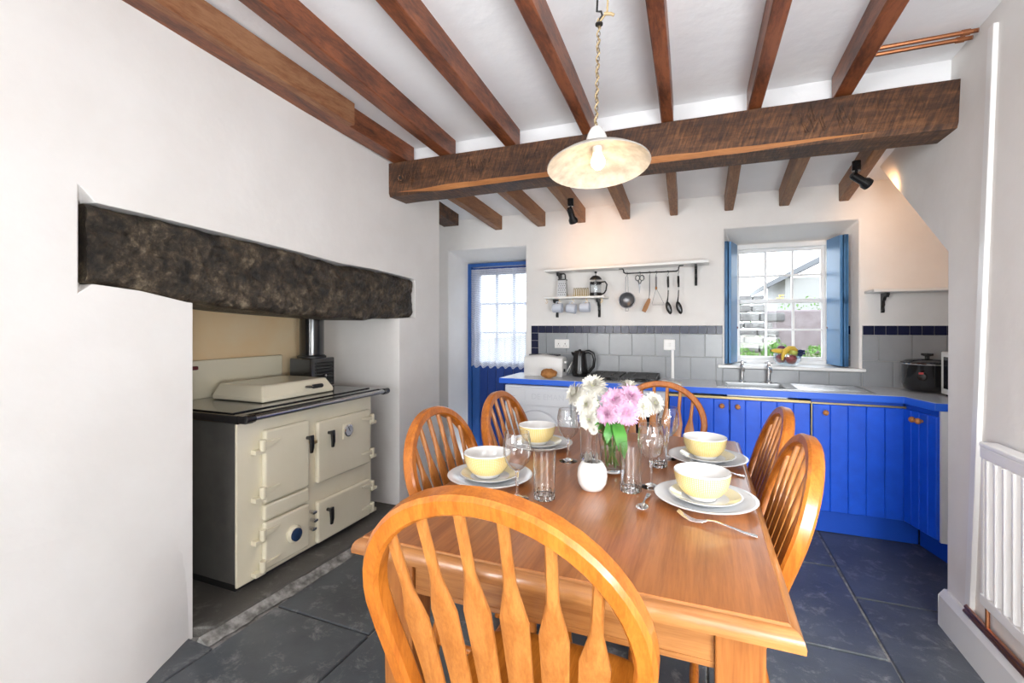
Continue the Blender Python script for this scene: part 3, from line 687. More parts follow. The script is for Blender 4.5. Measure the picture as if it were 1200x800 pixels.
def lever(dd, y, z):
    mb = MB(); mb.cyl((-1.975, y, z+0.03), (-1.945, y, z+0.03), 0.010, seg=10)
    mb.sweep([(-1.945, y, z+0.045), (-1.940, y, z+0.02), (-1.938, y, z-0.02), (-1.942, y, z-0.05)], [(-0.012, -0.008), (0.012, -0.008), (0.012, 0.008), (-0.012, 0.008)], up=(1, 0, 0), scale=[1.15, 1, .9, .7])
    o = mb.build('lever_handle', 'black_enamel', dd, bevel=0.004)
lever(d1, 1.928, 0.645); lever(d3, 2.085, 0.640); lever(d4, 2.076, 0.205)
tq = MB().bb(-1.974, -1.966, 2.195, 2.275, 0.605, 0.695).build('gauge_plate', 'cream_plain', d3, bevel=0.006)
mb = MB(); mb.lathe([(0.036, 0), (0.036, 0.010), (0.030, 0.013), (0.030, 0.009), (0, 0.009)], 24, (-1.967, 2.235, 0.652), Euler((0, R(90), 0))); mb.build('gauge_rim', 'chrome', d3, smooth=True)
mb = MB(); mb.lathe([(0.029, 0), (0, 0.001)], 24, (-1.957, 2.235, 0.652), Euler((0, R(90), 0)), close=False); mb.build('gauge_face', 'dial_face', d3)
MB().box((-1.955, 2.235, 0.660), (0.002, 0.004, 0.030), Euler((R(25), 0, 0))).build('gauge_needle', 'ink', d3)
mb = MB(); mb.lathe([(0.046, 0), (0.046, 0.012), (0.038, 0.020), (0.034, 0.022), (0, 0.024)], 28, (-1.974, 1.835, 0.195), Euler((0, R(90), 0))); mb.build('valve_rim', 'cream_plain', d2, smooth=True)
mb = MB(); mb.lathe([(0.033, 0), (0.033, 0.008), (0.022, 0.014), (0, 0.015)], 24, (-1.952, 1.835, 0.195), Euler((0, R(90), 0))); mb.build('air_valve', 'blue_glass', d2, smooth=True)
def hinge(dd, y, z, s):
    mb = MB(); mb.cyl((-1.972, y, z-0.028), (-1.972, y, z+0.026), 0.016, seg=12).box((-1.985, y-s*0.014, z-0.030), (0.034, 0.056, 0.022))
    mb.sweep([(-1.967, y, z), (-1.967, y+s*0.05, z+0.004), (-1.969, y+s*0.10, z+0.012)], [(-0.015, -0.007), (0.015, -0.007), (0.015, 0.007), (-0.015, 0.007)], up=(1, 0, 0), scale=[1, .8, .35])
    mb.build('hinge', 'cream_plain', dd, bevel=0.004)
for z in (0.70, 0.47): hinge(d1, 1.652, z, 1)
for z in (0.265, 0.112): hinge(d2, 1.652, z, 1)
for z in (0.685, 0.465): hinge(d3, 2.464, z, -1)
for z in (0.255, 0.115): hinge(d4, 2.464, z, -1)
for y, z in ((1.975, 0.640), (1.975, 0.255), (1.982, 0.208), (1.972, 0.165)):
    mb = MB(); mb.cyl((-2.0, y, z), (-1.965, y, z), 0.011, seg=10).box((-1.968, y, z), (0.012, 0.03, 0.014)); mb.build('latch', 'chrome' if z < 0.5 else 'brass', st, bevel=0.002)
mb = MB(); mb.cyl((-1.915, 1.54, 0.853), (-1.915, 2.515, 0.853), 0.014, seg=14); mb.build('towel_rail', 'steel', st, smooth=True)
for y in (1.53, 2.525):
    mb = MB(); mb.box((-1.935, y, 0.850), (0.05, 0.045, 0.036)).cyl((-1.915, y-0.022, 0.853), (-1.915, y+0.03, 0.853), 0.019, seg=12); mb.build('rail_bracket', 'black_enamel', st, bevel=0.004)
lid = MB()
lid.loft([[(-2.50, 1.77, 0.876), (-2.115, 1.77, 0.876), (-2.115, 2.28, 0.876), (-2.50, 2.28, 0.876)], [(-2.50, 1.77, 0.90), (-2.115, 1.77, 0.90), (-2.115, 2.28, 0.90), (-2.50, 2.28, 0.90)], [(-2.48, 1.80, 0.962), (-2.15, 1.80, 0.962), (-2.15, 2.25, 0.962), (-2.48, 2.25, 0.962)]])
lo = lid.build('hob_lid', 'cream_lid', st, bevel=0.010, seg=3)
mb = MB(); mb.tube([(-2.118, 2.06, 0.925), (-2.08, 2.07, 0.928), (-2.08, 2.15, 0.928), (-2.118, 2.16, 0.925)], 0.007, 8); mb.build('lid_handle', 'steel', lo)
mb = MB(); mb.cyl((-2.08, 2.078, 0.928), (-2.08, 2.145, 0.928), 0.012, seg=10); mb.build('lid_grip', 'black_iron', lo)
fb = MB().bb(-2.53, -2.345, 2.322, 2.535, 0.874, 1.065).build('flue_box', 'black_enamel', st, bevel=0.008)
for k in range(7): MB().box((-2.342, 2.44, 0.905+k*0.021), (0.010, 0.15, 0.011), Euler((0, R(25), 0))).build('louvre', 'black_iron', fb)
mb = MB(); mb.sphere((-2.335, 2.44, 0.945), 0.011, 10); mb.build('damper_knob', 'steel', fb)
mb = MB(); mb.lathe([(0.078, 1.05), (0.078, 1.715)], 28, (-2.445, 2.43, 0)); mb.build('flue_pipe', 'black_enamel', st, smooth=True)
mb = MB(); mb.lathe([(0.078, 1.055), (0.092, 1.055), (0.092, 1.075), (0.078, 1.085)], 28, (-2.445, 2.43, 0), close=False); mb.build('flue_collar', 'black_iron', st, smooth=True)

# ================================================================ KITCHEN RUN
wt = root('worktop', (0, 3.6, 0.835), 'long worktop with pale top and bright blue front edge along the kitchen wall', 'worktop')
WP = [(-1.48, 3.385), (1.09, 3.36), (1.148, 3.135), (1.795, 3.135), (1.795, 3.845), (-1.48, 3.845)]
sl = MB().prism(WP, 'z', 0.828, 0.868).build('slab', 'blue_edge', wt)
TP = [(-1.472, 3.393), (1.096, 3.368), (1.154, 3.143), (1.79, 3.143), (1.79, 3.844), (-1.472, 3.844)]
tp = MB().prism(TP, 'z', 0.866, 0.870).build('laminate_top', 'laminate', wt)
for o in (sl, tp):
    k = cutter(lambda m: m.bb(0.166, 0.514, 3.456, 3.734, 0.5, 1.2)); bpy.context.view_layer.update(); cut(o, [k])
bevel_mod(sl, 0.003, 2)
sk = root('sink', (0.34, 3.6, 0.87), 'stainless steel sink with drainer set in the worktop below the window', 'sink')
mb = MB(); mb.bb(0.10, 0.165, 3.43, 3.80, 0.869, 0.874).bb(0.515, 0.98, 3.43, 3.80, 0.869, 0.874).bb(0.165, 0.515, 3.43, 3.455, 0.869, 0.874).bb(0.165, 0.515, 3.735, 3.80, 0.869, 0.874)
mb.build('drainer', 'steel', sk, bevel=0.002)
mb = MB(); mb.bb(0.163, 0.170, 3.453, 3.737, 0.72, 0.872).bb(0.510, 0.517, 3.453, 3.737, 0.72, 0.872).bb(0.17, 0.51, 3.453, 3.46, 0.72, 0.872).bb(0.17, 0.51, 3.73, 3.737, 0.72, 0.872).bb(0.163, 0.517, 3.453, 3.737, 0.715, 0.722)
mb.build('basin', 'steel_matt', sk)
for k in range(7): MB().bb(0.58, 0.95, 3.475+k*0.045, 3.485+k*0.045, 0.874, 0.877).build('drainer_ridge', 'steel', sk)
for x, sd in ((0.278, 'plain reveal end of the sink'), (0.448, 'drainer end of the sink')):
    t = root('pillar_tap', (x, 3.775, 0.874), 'tall chrome pillar tap at the '+sd, 'tap', 'pair of chrome pillar taps')
    mb = MB(); mb.lathe([(0.022, 0.874), (0.022, 0.880), (0.011, 0.888), (0.010, 0.965), (0.015, 0.970), (0.015, 0.992), (0.009, 1.0), (0.009, 1.018)], 14, (x, 3.775, 0)); mb.build('pillar', 'chrome', t, smooth=True)
    mb = MB(); mb.cyl((x-0.026, 3.775, 1.016), (x+0.026, 3.775, 1.016), 0.0055, seg=8).cyl((x, 3.749, 1.016), (x, 3.801, 1.016), 0.0055, seg=8).sphere((x, 3.775, 1.02), 0.009, 8); mb.build('cross_handle', 'chrome', t, smooth=True)
    mb = MB(); mb.tube([(x, 3.77, 0.982), (x, 3.72, 0.99), (x, 3.685, 0.982), (x, 3.67, 0.955)], [0.010, 0.009, 0.009, 0.010], 10); mb.build('spout', 'chrome', t, smooth=True)
# washing machine
wm = root('washing_machine', (-1.17, 3.62, 0), 'white front loading washing machine under the worktop by the blue door', 'washing machine')
MB().bb(-1.435, -0.905, 3.405, 3.835, 0.012, 0.818).build('casing', 'appliance', wm, bevel=0.008)
MB().bb(-1.43, -0.91, 3.393, 3.406, 0.665, 0.800).build('control_panel', 'appliance', wm, bevel=0.004)
MB().bb(-1.42, -1.26, 3.388, 3.394, 0.69, 0.785).build('detergent_drawer', 'appliance', wm, bevel=0.003)
MB().bb(-1.39, -1.34, 3.383, 3.389, 0.733, 0.739).build('drawer_grip', 'appliance_line', wm)
text_mesh('panel_lettering', 'DE EMAN', 0.062, 'emboss', Matrix.Translation((-1.08, 3.3925, 0.735)) @ Matrix.Rotation(R(90), 4, 'X'), wm)
rx = Euler((R(90), 0, 0))
ring = MB(); ring.lathe([(0.205, 0), (0.205, 0.010), (0.195, 0.014), (0.195, 0.0)], 40, (-1.17, 3.405, 0.43), rx, close=False); ring.build('door_seam', 'appliance_line', wm, smooth=True)
dm = MB(); dm.lathe([(0.193, 0), (0.193, 0.012), (0.15, 0.022), (0.125, 0.016), (0.118, 0.0)], 40, (-1.17, 3.405, 0.43), rx, close=False); dd = dm.build('porthole_ring', 'appliance', wm, smooth=True)
dm = MB(); dm.lathe([(0.122, 0.004), (0.09, 0.016), (0, 0.026)], 40, (-1.17, 3.405, 0.43), rx, close=False); dm.build('porthole_glass', 'dark_glass', wm, smooth=True)
tag(MB().bb(-0.902, -0.862, 3.42, 3.83, 0, 0.825).build('filler_panel', 'steel_matt', origin=(-0.882, 3.62, 0)), 'narrow grey filler panel between washing machine and oven', 'panel')
# oven
ov = root('oven', (-0.53, 3.62, 0), 'built in white oven with black glass door below the gas hob', 'oven')
MB().bb(-0.858, -0.212, 3.415, 3.83, 0.02, 0.822).build('casing', 'appliance', ov, bevel=0.004)
MB().bb(-0.855, -0.215, 3.402, 3.416, 0.705, 0.815).build('control_fascia', 'appliance', ov, bevel=0.003)
for k in range(5):
    mb = MB(); mb.lathe([(0.019, 0), (0.017, 0.022), (0, 0.024)], 14, (-0.78+0.125*k, 3.402, 0.76), rx); mb.build('control_knob', 'black_plastic', ov, smooth=True)
od = MB().bb(-0.855, -0.215, 3.395, 3.416, 0.14, 0.695).build('oven_door', 'appliance', ov, bevel=0.003)
MB().bb(-0.82, -0.25, 3.391, 3.397, 0.19, 0.64).build('door_glass', 'dark_glass', od, bevel=0.004)
mb = MB(); mb.tube([(-0.80, 3.395, 0.668), (-0.80, 3.365, 0.668), (-0.27, 3.365, 0.668), (-0.27, 3.395, 0.668)], 0.008, 8); mb.build('door_handle', 'black_plastic', od)
# cabinets
def cab_door(par, x0, x1, n, y=3.40, z0=0.14, z1=0.795):
    d = MB().bb(x0+0.002, x1-0.002, y, y+0.012, z0, z1).build('door', 'blue_paint', par)
    w_ = (x1-x0-0.004)/n
    for k in range(n): MB().bb(x0+0.002+w_*k+0.0012, x0+0.002+w_*(k+1)-0.0012, y-0.010, y+0.002, z0, z1).build('plank', 'blue_paint', d, bevel=0.003, seg=1)
    return d
def knob(par, x, y, z, ax=(0, -1, 0)):
    a = V(*ax); mb = MB(); p = V(x, y, z); mb.cyl(p, p+a*0.014, 0.008, seg=10).sphere(p+a*0.024, 0.017, 14); mb.build('knob', 'knob_wood', par, smooth=True)
c1 = root('base_cabinet', (0.22, 3.62, 0), 'blue two door base cabinet under the sink, wooden knobs side by side', 'cabinet')
MB().bb(-0.205, 0.634, 3.414, 3.83, 0.13, 0.70).build('carcass', 'blue_plinth', c1)
MB().bb(-0.205, 0.634, 3.394, 3.42, 0.797, 0.812).build('top_strip', 'gold', c1)
da = cab_door(c1, -0.203, 0.174, 4); db = cab_door(c1, 0.176, 0.632, 5)
knob(da, 0.128, 3.39, 0.752); knob(db, 0.222, 3.39, 0.752)
tag(MB().bb(-0.205, 1.18, 3.43, 3.46, 0, 0.129).build('kick_board', 'blue_plinth', origin=(0.2, 3.445, 0)), 'blue kick board along the foot of the window side cabinets', 'plinth')
c2 = root('base_cabinet', (0.87, 3.62, 0), 'blue single door base cabinet beside the corner, one wooden knob', 'cabinet')
MB().bb(0.638, 1.105, 3.414, 3.83, 0.13, 0.825).build('carcass', 'blue_plinth', c2)
mb = MB(); mb.bb(0.638, 1.112, 3.394, 3.42, 0.797, 0.806).bb(1.104, 1.112, 3.394, 3.42, 0.135, 0.797).bb(0.636, 0.641, 3.394, 3.42, 0.135, 0.797); mb.build('door_edging', 'gold', c2)
dc = cab_door(c2, 0.642, 1.103, 5); knob(dc, 0.708, 3.39, 0.748)
c3 = root('corner_cabinet', (1.4, 3.4, 0), 'blue corner cabinet turning under the stairs with two narrow doors', 'cabinet')
MB().prism([(1.115, 3.40), (1.180, 3.16), (1.79, 3.16), (1.79, 3.83), (1.115, 3.83)], 'z', 0.13, 0.826).build('carcass', 'blue_plinth', c3)
MB().prism([(1.185, 3.42), (1.235, 3.20), (1.79, 3.20), (1.79, 3.43), (1.195, 3.43)], 'z', 0, 0.129).build('plinth', 'blue_plinth', c3)
a, b = V(1.108, 3.40, 0), V(1.172, 3.158, 0); dv = (b-a); ang = math.atan2(dv.y, dv.x); u = dv.normalized(); nn = V(u.y, -u.x, 0)
for q in range(2):
    c = a+dv*(0.27+0.5*q)
    d = MB().box((c.x, c.y, 0.468), (dv.length*0.49, 0.012, 0.655), Euler((0, 0, ang))).build('door', 'blue_paint', c3)
    for k in range(2):
        e = c+u*dv.length*0.49*(-0.25+0.5*k)+nn*0.008; MB().box((e.x, e.y, 0.468), (dv.length*0.24, 0.010, 0.655), Euler((0, 0, ang))).build('plank', 'blue_paint', d, bevel=0.003, seg=1)
    e = a+dv*(0.44 if q == 0 else 0.62)+nn*0.012; knob(d, e.x, e.y, 0.752, tuple(nn))
MB().bb(1.176, 1.79, 3.141, 3.158, 0.13, 0.826).build('end_panel', 'white_paint', c3)

# ---- things on the worktop
t = root('toaster', (-1.19, 3.68, 0.87), 'long white four slice toaster on the worktop behind the bread', 'toaster')
mb = MB(); n = 10; rings = []
for i in range(n+1):
    q = i/n; x = -1.355+0.33*q; e = 0.86+0.14*math.sin(PI*min(1, max(0, q*1.0)))**0.4 if 0 < q < 1 else 0.86
    h = 0.155+0.02*math.sin(PI*q*0.9+0.3)
    rings.append([(x, 3.68-0.075*e, 0.882), (x, 3.68-0.08*e, 0.95), (x, 3.68-0.07*e, 0.87+h*0.93), (x, 3.68-0.04*e, 0.87+h), (x, 3.68+0.04*e, 0.87+h), (x, 3.68+0.07*e, 0.87+h*0.93), (x, 3.68+0.08*e, 0.95), (x, 3.68+0.075*e, 0.882)])
mb.loft(rings); mb.build('body', 'plastic_white', t, smooth=True, angle=50, bevel=0.006)
MB().bb(-1.35, -1.03, 3.61, 3.75, 0.871, 0.884).build('base', 'plastic_white', t)
for y in (3.655, 3.705): MB().bb(-1.32, -1.07, y-0.012, y+0.012, 1.034, 1.0445).build('slot', 'ink', t)
MB().bb(-1.026, -1.008, 3.66, 3.70, 0.975, 0.995).build('lever', 'plastic_white', t, bevel=0.004)
mb = MB(); mb.lathe([(0.014, 0), (0.012, 0.012), (0, 0.013)], 12, (-1.026, 3.655, 0.92), Euler((0, R(90), 0))); mb.build('dial', 'black_plastic', t)
mb = MB(); mb.tube([(-1.02, 3.72, 0.90), (-0.995, 3.73, 0.95), (-0.99, 3.78, 0.98), (-1.01, 3.815, 0.93), (-1.03, 3.82, 0.88)], 0.004, 6); mb.build('power_cord', 'plastic_white', t)
mb = MB(); mb.sphere((0, 0, 0), (0.066, 0.046, 0.036), 20)
for v in mb.bm.verts: v.co += v.co.normalized()*0.010*noise.fractal(v.co*38, 1, 2, 3)
bmesh.ops.translate(mb.bm, verts=mb.bm.verts, vec=(-1.105, 3.50, 0.9065))
tag(mb.build('bread_loaf', 'bread', origin=(-1.105, 3.50, 0.87), smooth=True, angle=80), 'small crusty brown loaf lying in front of the toaster', 'bread')
k = root('kettle', (-0.90, 3.74, 0.87), 'black electric jug kettle standing between toaster and hob', 'kettle')
mb = MB(); mb.lathe([(0.074, 0.871), (0.078, 0.884), (0.074, 0.89)], 24, (-0.90, 3.74, 0)); mb.build('base', 'black_plastic', k, smooth=True)
mb = MB(); mb.lathe([(0.066, 0.89), (0.067, 0.90), (0.060, 0.96), (0.052, 1.03), (0.049, 1.062), (0.045, 1.068)], 24, (-0.915, 3.74, 0)); mb.build('jug', 'black_plastic', k, smooth=True)
mb = MB(); mb.lathe([(0.047, 1.066), (0.040, 1.076), (0.012, 1.080), (0.010, 1.088), (0, 1.09)], 24, (-0.915, 3.74, 0)); mb.build('lid', 'black_plastic', k, smooth=True)
mb = MB(); mb.loft([[(-0.952, 3.715, 1.06), (-0.952, 3.765, 1.06), (-0.957, 3.74, 1.01)], [(-0.985, 3.73, 1.066), (-0.985, 3.75, 1.066), (-0.985, 3.74, 1.05)]]); mb.build('spout', 'black_plastic', k)
mb = MB(); mb.tube([(-0.885, 3.74, 1.062), (-0.84, 3.74, 1.072), (-0.806, 3.74, 1.055), (-0.795, 3.74, 1.01), (-0.802, 3.74, 0.95), (-0.835, 3.74, 0.91), (-0.86, 3.74, 0.902)], [0.014, 0.015, 0.014, 0.013, 0.012, 0.012, 0.012], 10); mb.build('handle', 'black_plastic', k, smooth=True)
hb = root('gas_hob', (-0.56, 3.62, 0.87), 'gas hob with black pan supports beside the kettle', 'hob')
MB().bb(-0.795, -0.285, 3.42, 3.80, 0.8705, 0.878).build('hob_plate', 'steel', hb, bevel=0.004)
for bx in (-0.668, -0.415):
    for by in (3.52, 3.70):
        mb = MB(); mb.lathe([(0.045, 0.878), (0.042, 0.890), (0.028, 0.894), (0, 0.896)], 18, (bx, by, 0)); mb.build('burner', 'black_iron', hb, smooth=True)
for bx in (-0.668, -0.415):
    mb = MB()
    for y in (3.44, 3.52, 3.61, 3.70, 3.78): mb.bb(bx-0.115, bx+0.115, y-0.005, y+0.005, 0.903, 0.914)
    for x in (-0.115, -0.05, 0.05, 0.115): mb.bb(bx+x-0.005, bx+x+0.005, 3.44, 3.78, 0.902, 0.912)
    for x in (-0.115, 0.115):
        for y in (3.44, 3.78): mb.bb(bx+x-0.006, bx+x+0.006, y-0.006, y+0.006, 0.877, 0.904)
    mb.build('pan_support', 'black_iron', hb)
for kx in range(4):
    mb = MB(); mb.lathe([(0.010, 0.878), (0.009, 0.896), (0, 0.897)], 12, (-0.2995+0.0, 3.47+kx*0.07, 0)); mb.build('control_knob', 'black_plastic', hb)
mb = MB(); rings = []
for i in range(9):
    q = i/8; rings.append([(-0.275+0.15*q, 3.44+0.05*math.sin(q*5), 0.8715), (-0.275+0.15*q, 3.58-0.04*q, 0.8715), (-0.275+0.15*q, 3.58-0.04*q, 0.877+0.008*abs(math.sin(q*7))), (-0.275+0.15*q, 3.44+0.05*math.sin(q*5), 0.877+0.012*abs(math.sin(q*6)))])
mb.loft(rings); tag(mb.build('tea_towel', 'cloth_white', origin=(-0.21, 3.5, 0.87), smooth=True), 'crumpled white cloth lying on the worktop beside the hob', 'cloth')
sc_ = root('slow_cooker', (1.305, 3.665, 0.87), 'round black slow cooker with glass lid in the corner of the worktop', 'slow cooker')
mb = MB(); mb.lathe([(0.085, 0.871), (0.11, 0.885), (0.125, 0.92), (0.125, 1.035), (0.13, 1.045), (0.13, 1.055), (0.118, 1.058)], 30, (1.305, 3.665, 0)); mb.build('pot', 'black_enamel', sc_, smooth=True)
mb = MB(); mb.lathe([(0.132, 1.040), (0.134, 1.044), (0.132, 1.048)], 30, (1.305, 3.665, 0), close=False); mb.build('rim_band', 'chrome', sc_, smooth=True)
mb = MB(); mb.lathe([(0.122, 1.056), (0.10, 1.068), (0.03, 1.076), (0, 1.077)], 30, (1.305, 3.665, 0)); l_ = mb.build('lid', 'dark_glass', sc_, smooth=True)
mb = MB(); mb.lathe([(0.012, 1.075), (0.012, 1.09), (0.030, 1.095), (0.030, 1.108), (0, 1.110)], 16, (1.305, 3.665, 0)); mb.build('lid_knob', 'black_plastic', l_)
mb = MB(); mb.lathe([(0.024, 0), (0.020, 0.014), (0, 0.015)], 16, (1.243, 3.556, 0.97), Euler((R(90), 0, R(-30)))); mb.build('control_dial', 'black_plastic', sc_)
mb = MB(); mb.box((1.2325, 3.5425, 0.992), (0.022, 0.003, 0.012), Euler((0, 0, R(-30)))); mb.build('dial_mark', 'red_print', sc_)
mw = root('microwave', (1.50, 3.335, 0.87), 'white microwave oven standing at the end of the worktop under the stairs', 'microwave')
MB().bb(1.31, 1.70, 3.17, 3.50, 0.882, 1.128).build('casing', 'plastic_white', mw, bevel=0.006)
MB().bb(1.304, 1.313, 3.24, 3.455, 0.915, 1.10).build('door_window', 'dark_glass', mw, bevel=0.003)
MB().bb(1.302, 1.313, 3.18, 3.235, 0.90, 1.115).build('control_panel', 'appliance_line', mw)
for x in (1.34, 1.67):
    for y in (3.20, 3.47): MB().bb(x-0.012, x+0.012, y-0.012, y+0.012, 0.870, 0.883).build('foot', 'black_plastic', mw)
# wall socket and switch with conduit
so_ = root('wall_socket', (-1.09, 3.836, 1.13), 'white double wall socket above the toaster', 'socket')
MB().bb(-1.155, -1.028, 3.826, 3.8385, 1.09, 1.165).build('faceplate', 'plastic_white', so_, bevel=0.004)
for x in (-1.12, -1.063):
    MB().bb(x-0.010, x+0.010, 3.822, 3.828, 1.138, 1.152).build('rocker', 'plastic_white', so_)
    mb = MB(); mb.bb(x-0.003, x+0.003, 3.824, 3.827, 1.122, 1.132).bb(x-0.013, x-0.007, 3.824, 3.827, 1.108, 1.112).bb(x+0.007, x+0.013, 3.824, 3.827, 1.108, 1.112); mb.build('pin_holes', 'ink', so_)
sw = root('wall_switch', (-0.225, 3.836, 1.12), 'white cooker switch with conduit running down the grey tiles', 'switch')
MB().bb(-0.27, -0.185, 3.818, 3.8385, 1.09, 1.175).build('faceplate', 'plastic_white', sw, bevel=0.004)
MB().bb(-0.237, -0.217, 3.813, 3.82, 1.12, 1.145).build('rocker', 'plastic_white', sw, bevel=0.003)
MB().bb(-0.214, -0.192, 3.824, 3.8385, 0.871, 1.09).build('conduit', 'plastic_white', sw, bevel=0.003)

# ================================================================ SHELVES
def bracket(x, zt, L, h, par):
    mb = MB(); y1 = 3.849; pts = []
    outer = [(y1, zt), (y1-L, zt), (y1-L, zt-0.014), (y1-L*0.86, zt-0.030), (y1-L*0.70, zt-0.020), (y1-L*0.50, zt-0.030), (y1-L*0.36, zt-h*0.36), (y1-L*0.20, zt-h*0.42), (y1-L*0.24, zt-h*0.60), (y1-L*0.12, zt-h*0.70), (y1-L*0.20, zt-h*0.90), (y1-L*0.14, zt-h), (y1, zt-h)]
    mb.prism(outer, 'x', x-0.009, x+0.009); return mb.build('bracket', 'black_iron', par)
s1 = root('wall_shelf', (-0.57, 3.75, 1.72), 'long white wall shelf carrying the utensil rail', 'shelf')
MB().loft([[(-1.195, 3.66, 1.722), (-1.195, 3.849, 1.722), (-1.195, 3.849, 1.740), (-1.195, 3.66, 1.740)], [(0.055, 3.66, 1.737), (0.055, 3.849, 1.737), (0.055, 3.849, 1.760), (0.055, 3.66, 1.760)]]).build('board', 'white_paint', s1, bevel=0.003)
bracket(-1.105, 1.723, 0.11, 0.15, s1); bracket(-0.035, 1.736, 0.15, 0.15, s1)
s2 = root('wall_shelf', (-0.95, 3.75, 1.5), 'short white wall shelf with mugs hanging beneath it', 'shelf')
MB().bb(-1.20, -0.70, 3.66, 3.849, 1.500, 1.516).build('board', 'white_paint', s2, bevel=0.003)
bracket(-1.135, 1.500, 0.11, 0.15, s2); bracket(-0.775, 1.500, 0.11, 0.15, s2)
mxs = [(-1.185), (-1.078), (-0.962), (-0.850), (-0.73)]
for x in mxs:
    mb = MB(); mb.tube([(x, 3.70, 1.50), (x, 3.70, 1.487), (x+0.008, 3.70, 1.474), (x, 3.70, 1.464), (x-0.010, 3.70, 1.470)], 0.002, 6); mb.build('cup_hook', 'brass', s2)
s3 = root('wall_shelf', (1.4, 3.75, 1.5), 'white wall shelf in the stair corner above the slow cooker', 'shelf')
MB().bb(1.03, 1.795, 3.66, 3.849, 1.497, 1.515).build('board', 'white_paint', s3, bevel=0.003)
bracket(1.13, 1.497, 0.11, 0.13, s3); bracket(1.66, 1.497, 0.11, 0.13, s3)
# ---- things on and under the short shelf
g = root('box_grater', (-1.06, 3.74, 1.516), 'steel box grater with black handle on the short shelf', 'grater')
mb = MB(); mb.loft([[(-1.100, 3.705, 1.517), (-1.020, 3.705, 1.517), (-1.020, 3.775, 1.517), (-1.100, 3.775, 1.517)], [(-1.090, 3.715, 1.655), (-1.030, 3.715, 1.655), (-1.030, 3.765, 1.655), (-1.090, 3.765, 1.655)]]); mb.build('body', 'steel_matt', g)
mb = MB()
for r_ in range(6):
    for c_ in range(4): mb.box((-1.087+c_*0.0175+(r_ % 2)*0.006, 3.7075+r_*0.0014, 1.535+r_*0.018), (0.007, 0.004, 0.006))
q = mb.build('grating_teeth', 'black_iron', g)
MB().bb(-1.093, -1.027, 3.712, 3.768, 1.653, 1.663).build('top_collar', 'black_plastic', g)
mb = MB(); mb.tube([(-1.085, 3.74, 1.66), (-1.082, 3.74, 1.70), (-1.072, 3.74, 1.708), (-1.048, 3.74, 1.708), (-1.038, 3.74, 1.70), (-1.035, 3.74, 1.66)], 0.006, 8); mb.build('handle', 'black_plastic', g)
tr = root('toast_rack', (-0.90, 3.74, 1.516), 'small brass toned wire toast rack on the short shelf', 'toast rack')
mb = MB(); mb.bb(-0.965, -0.845, 3.71, 3.716, 1.518, 1.523).bb(-0.965, -0.845, 3.764, 3.77, 1.518, 1.523); mb.build('base', 'gold', tr)
for i in range(7):
    x = -0.960+i*0.0183; mb = MB(); mb.tube([(x, 3.713, 1.52), (x, 3.716, 1.575), (x, 3.725, 1.585), (x, 3.755, 1.585), (x, 3.764, 1.575), (x, 3.767, 1.52)], 0.0025, 6); mb.build('wire_arch', 'gold', tr)
fp_ = root('cafetiere', (-0.785, 3.74, 1.516), 'glass coffee press with black frame on the short shelf', 'coffee press')
mb = MB(); mb.lathe([(0.044, 1.522), (0.044, 1.635)], 24, (-0.785, 3.74, 0), close=False); mb.build('beaker', 'bowl_glass', fp_, smooth=True)
mb = MB(); mb.lathe([(0.047, 1.517), (0.047, 1.545), (0.045, 1.545), (0.045, 1.522), (0, 1.522)], 24, (-0.785, 3.74, 0)); mb.build('base', 'black_plastic', fp_, smooth=True)
mb = MB(); mb.lathe([(0.046, 1.612), (0.046, 1.632), (0.0445, 1.632), (0.0445, 1.612)], 24, (-0.785, 3.74, 0)); mb.build('band', 'black_plastic', fp_, smooth=True)
mb = MB(); mb.lathe([(0.049, 1.65), (0.045, 1.662), (0.028, 1.678), (0.010, 1.684), (0.003, 1.684), (0.003, 1.70), (0.010, 1.703), (0.010, 1.715), (0, 1.718)], 24, (-0.785, 3.74, 0)); mb.build('lid', 'black_plastic', fp_, smooth=True)
mb = MB(); mb.tube([(-0.742, 3.74, 1.628), (-0.71, 3.74, 1.632), (-0.695, 3.74, 1.61), (-0.702, 3.74, 1.565), (-0.715, 3.74, 1.542), (-0.74, 3.74, 1.532)], 0.006, 8); mb.build('handle', 'black_plastic', fp_, smooth=True)
mb = MB(); mb.cyl((-0.824, 3.72, 1.54), (-0.824, 3.72, 1.62), 0.003).cyl((-0.785, 3.74, 1.60), (-0.785, 3.74, 1.66), 0.002); mb.build('frame_strap', 'black_plastic', fp_)
ML = ['pale blue mug hanging under the short shelf below the grater', 'pale blue mug hanging under the short shelf below the toast rack', 'pale blue mug hanging under the short shelf below the coffee press']
for x, lb, tl in zip((-1.078, -0.962, -0.850), ML, (12, 20, 10)):
    m_ = root('mug', (x, 3.70, 1.40), lb, 'mug', 'mugs hanging from cup hooks')
    E = Euler((0, R(90+tl), 0)); c0 = V(x-0.055, 3.70, 1.425)
    mb = MB(); mb.lathe([(0.030, 0.0), (0.036, 0.006), (0.039, 0.08), (0.0365, 0.08), (0.033, 0.01), (0, 0.008)], 22, c0, Euler((0, R(tl+78), 0))); mb.build('body', 'mug_blue', m_, smooth=True)
    mb = MB(); mb.tube([(x-0.033, 3.70, 1.452), (x-0.022, 3.70, 1.475), (x, 3.70, 1.4735), (x+0.012, 3.70, 1.458), (x+0.004, 3.70, 1.437)], 0.0045, 8); mb.build('handle', 'mug_blue', m_, smooth=True)
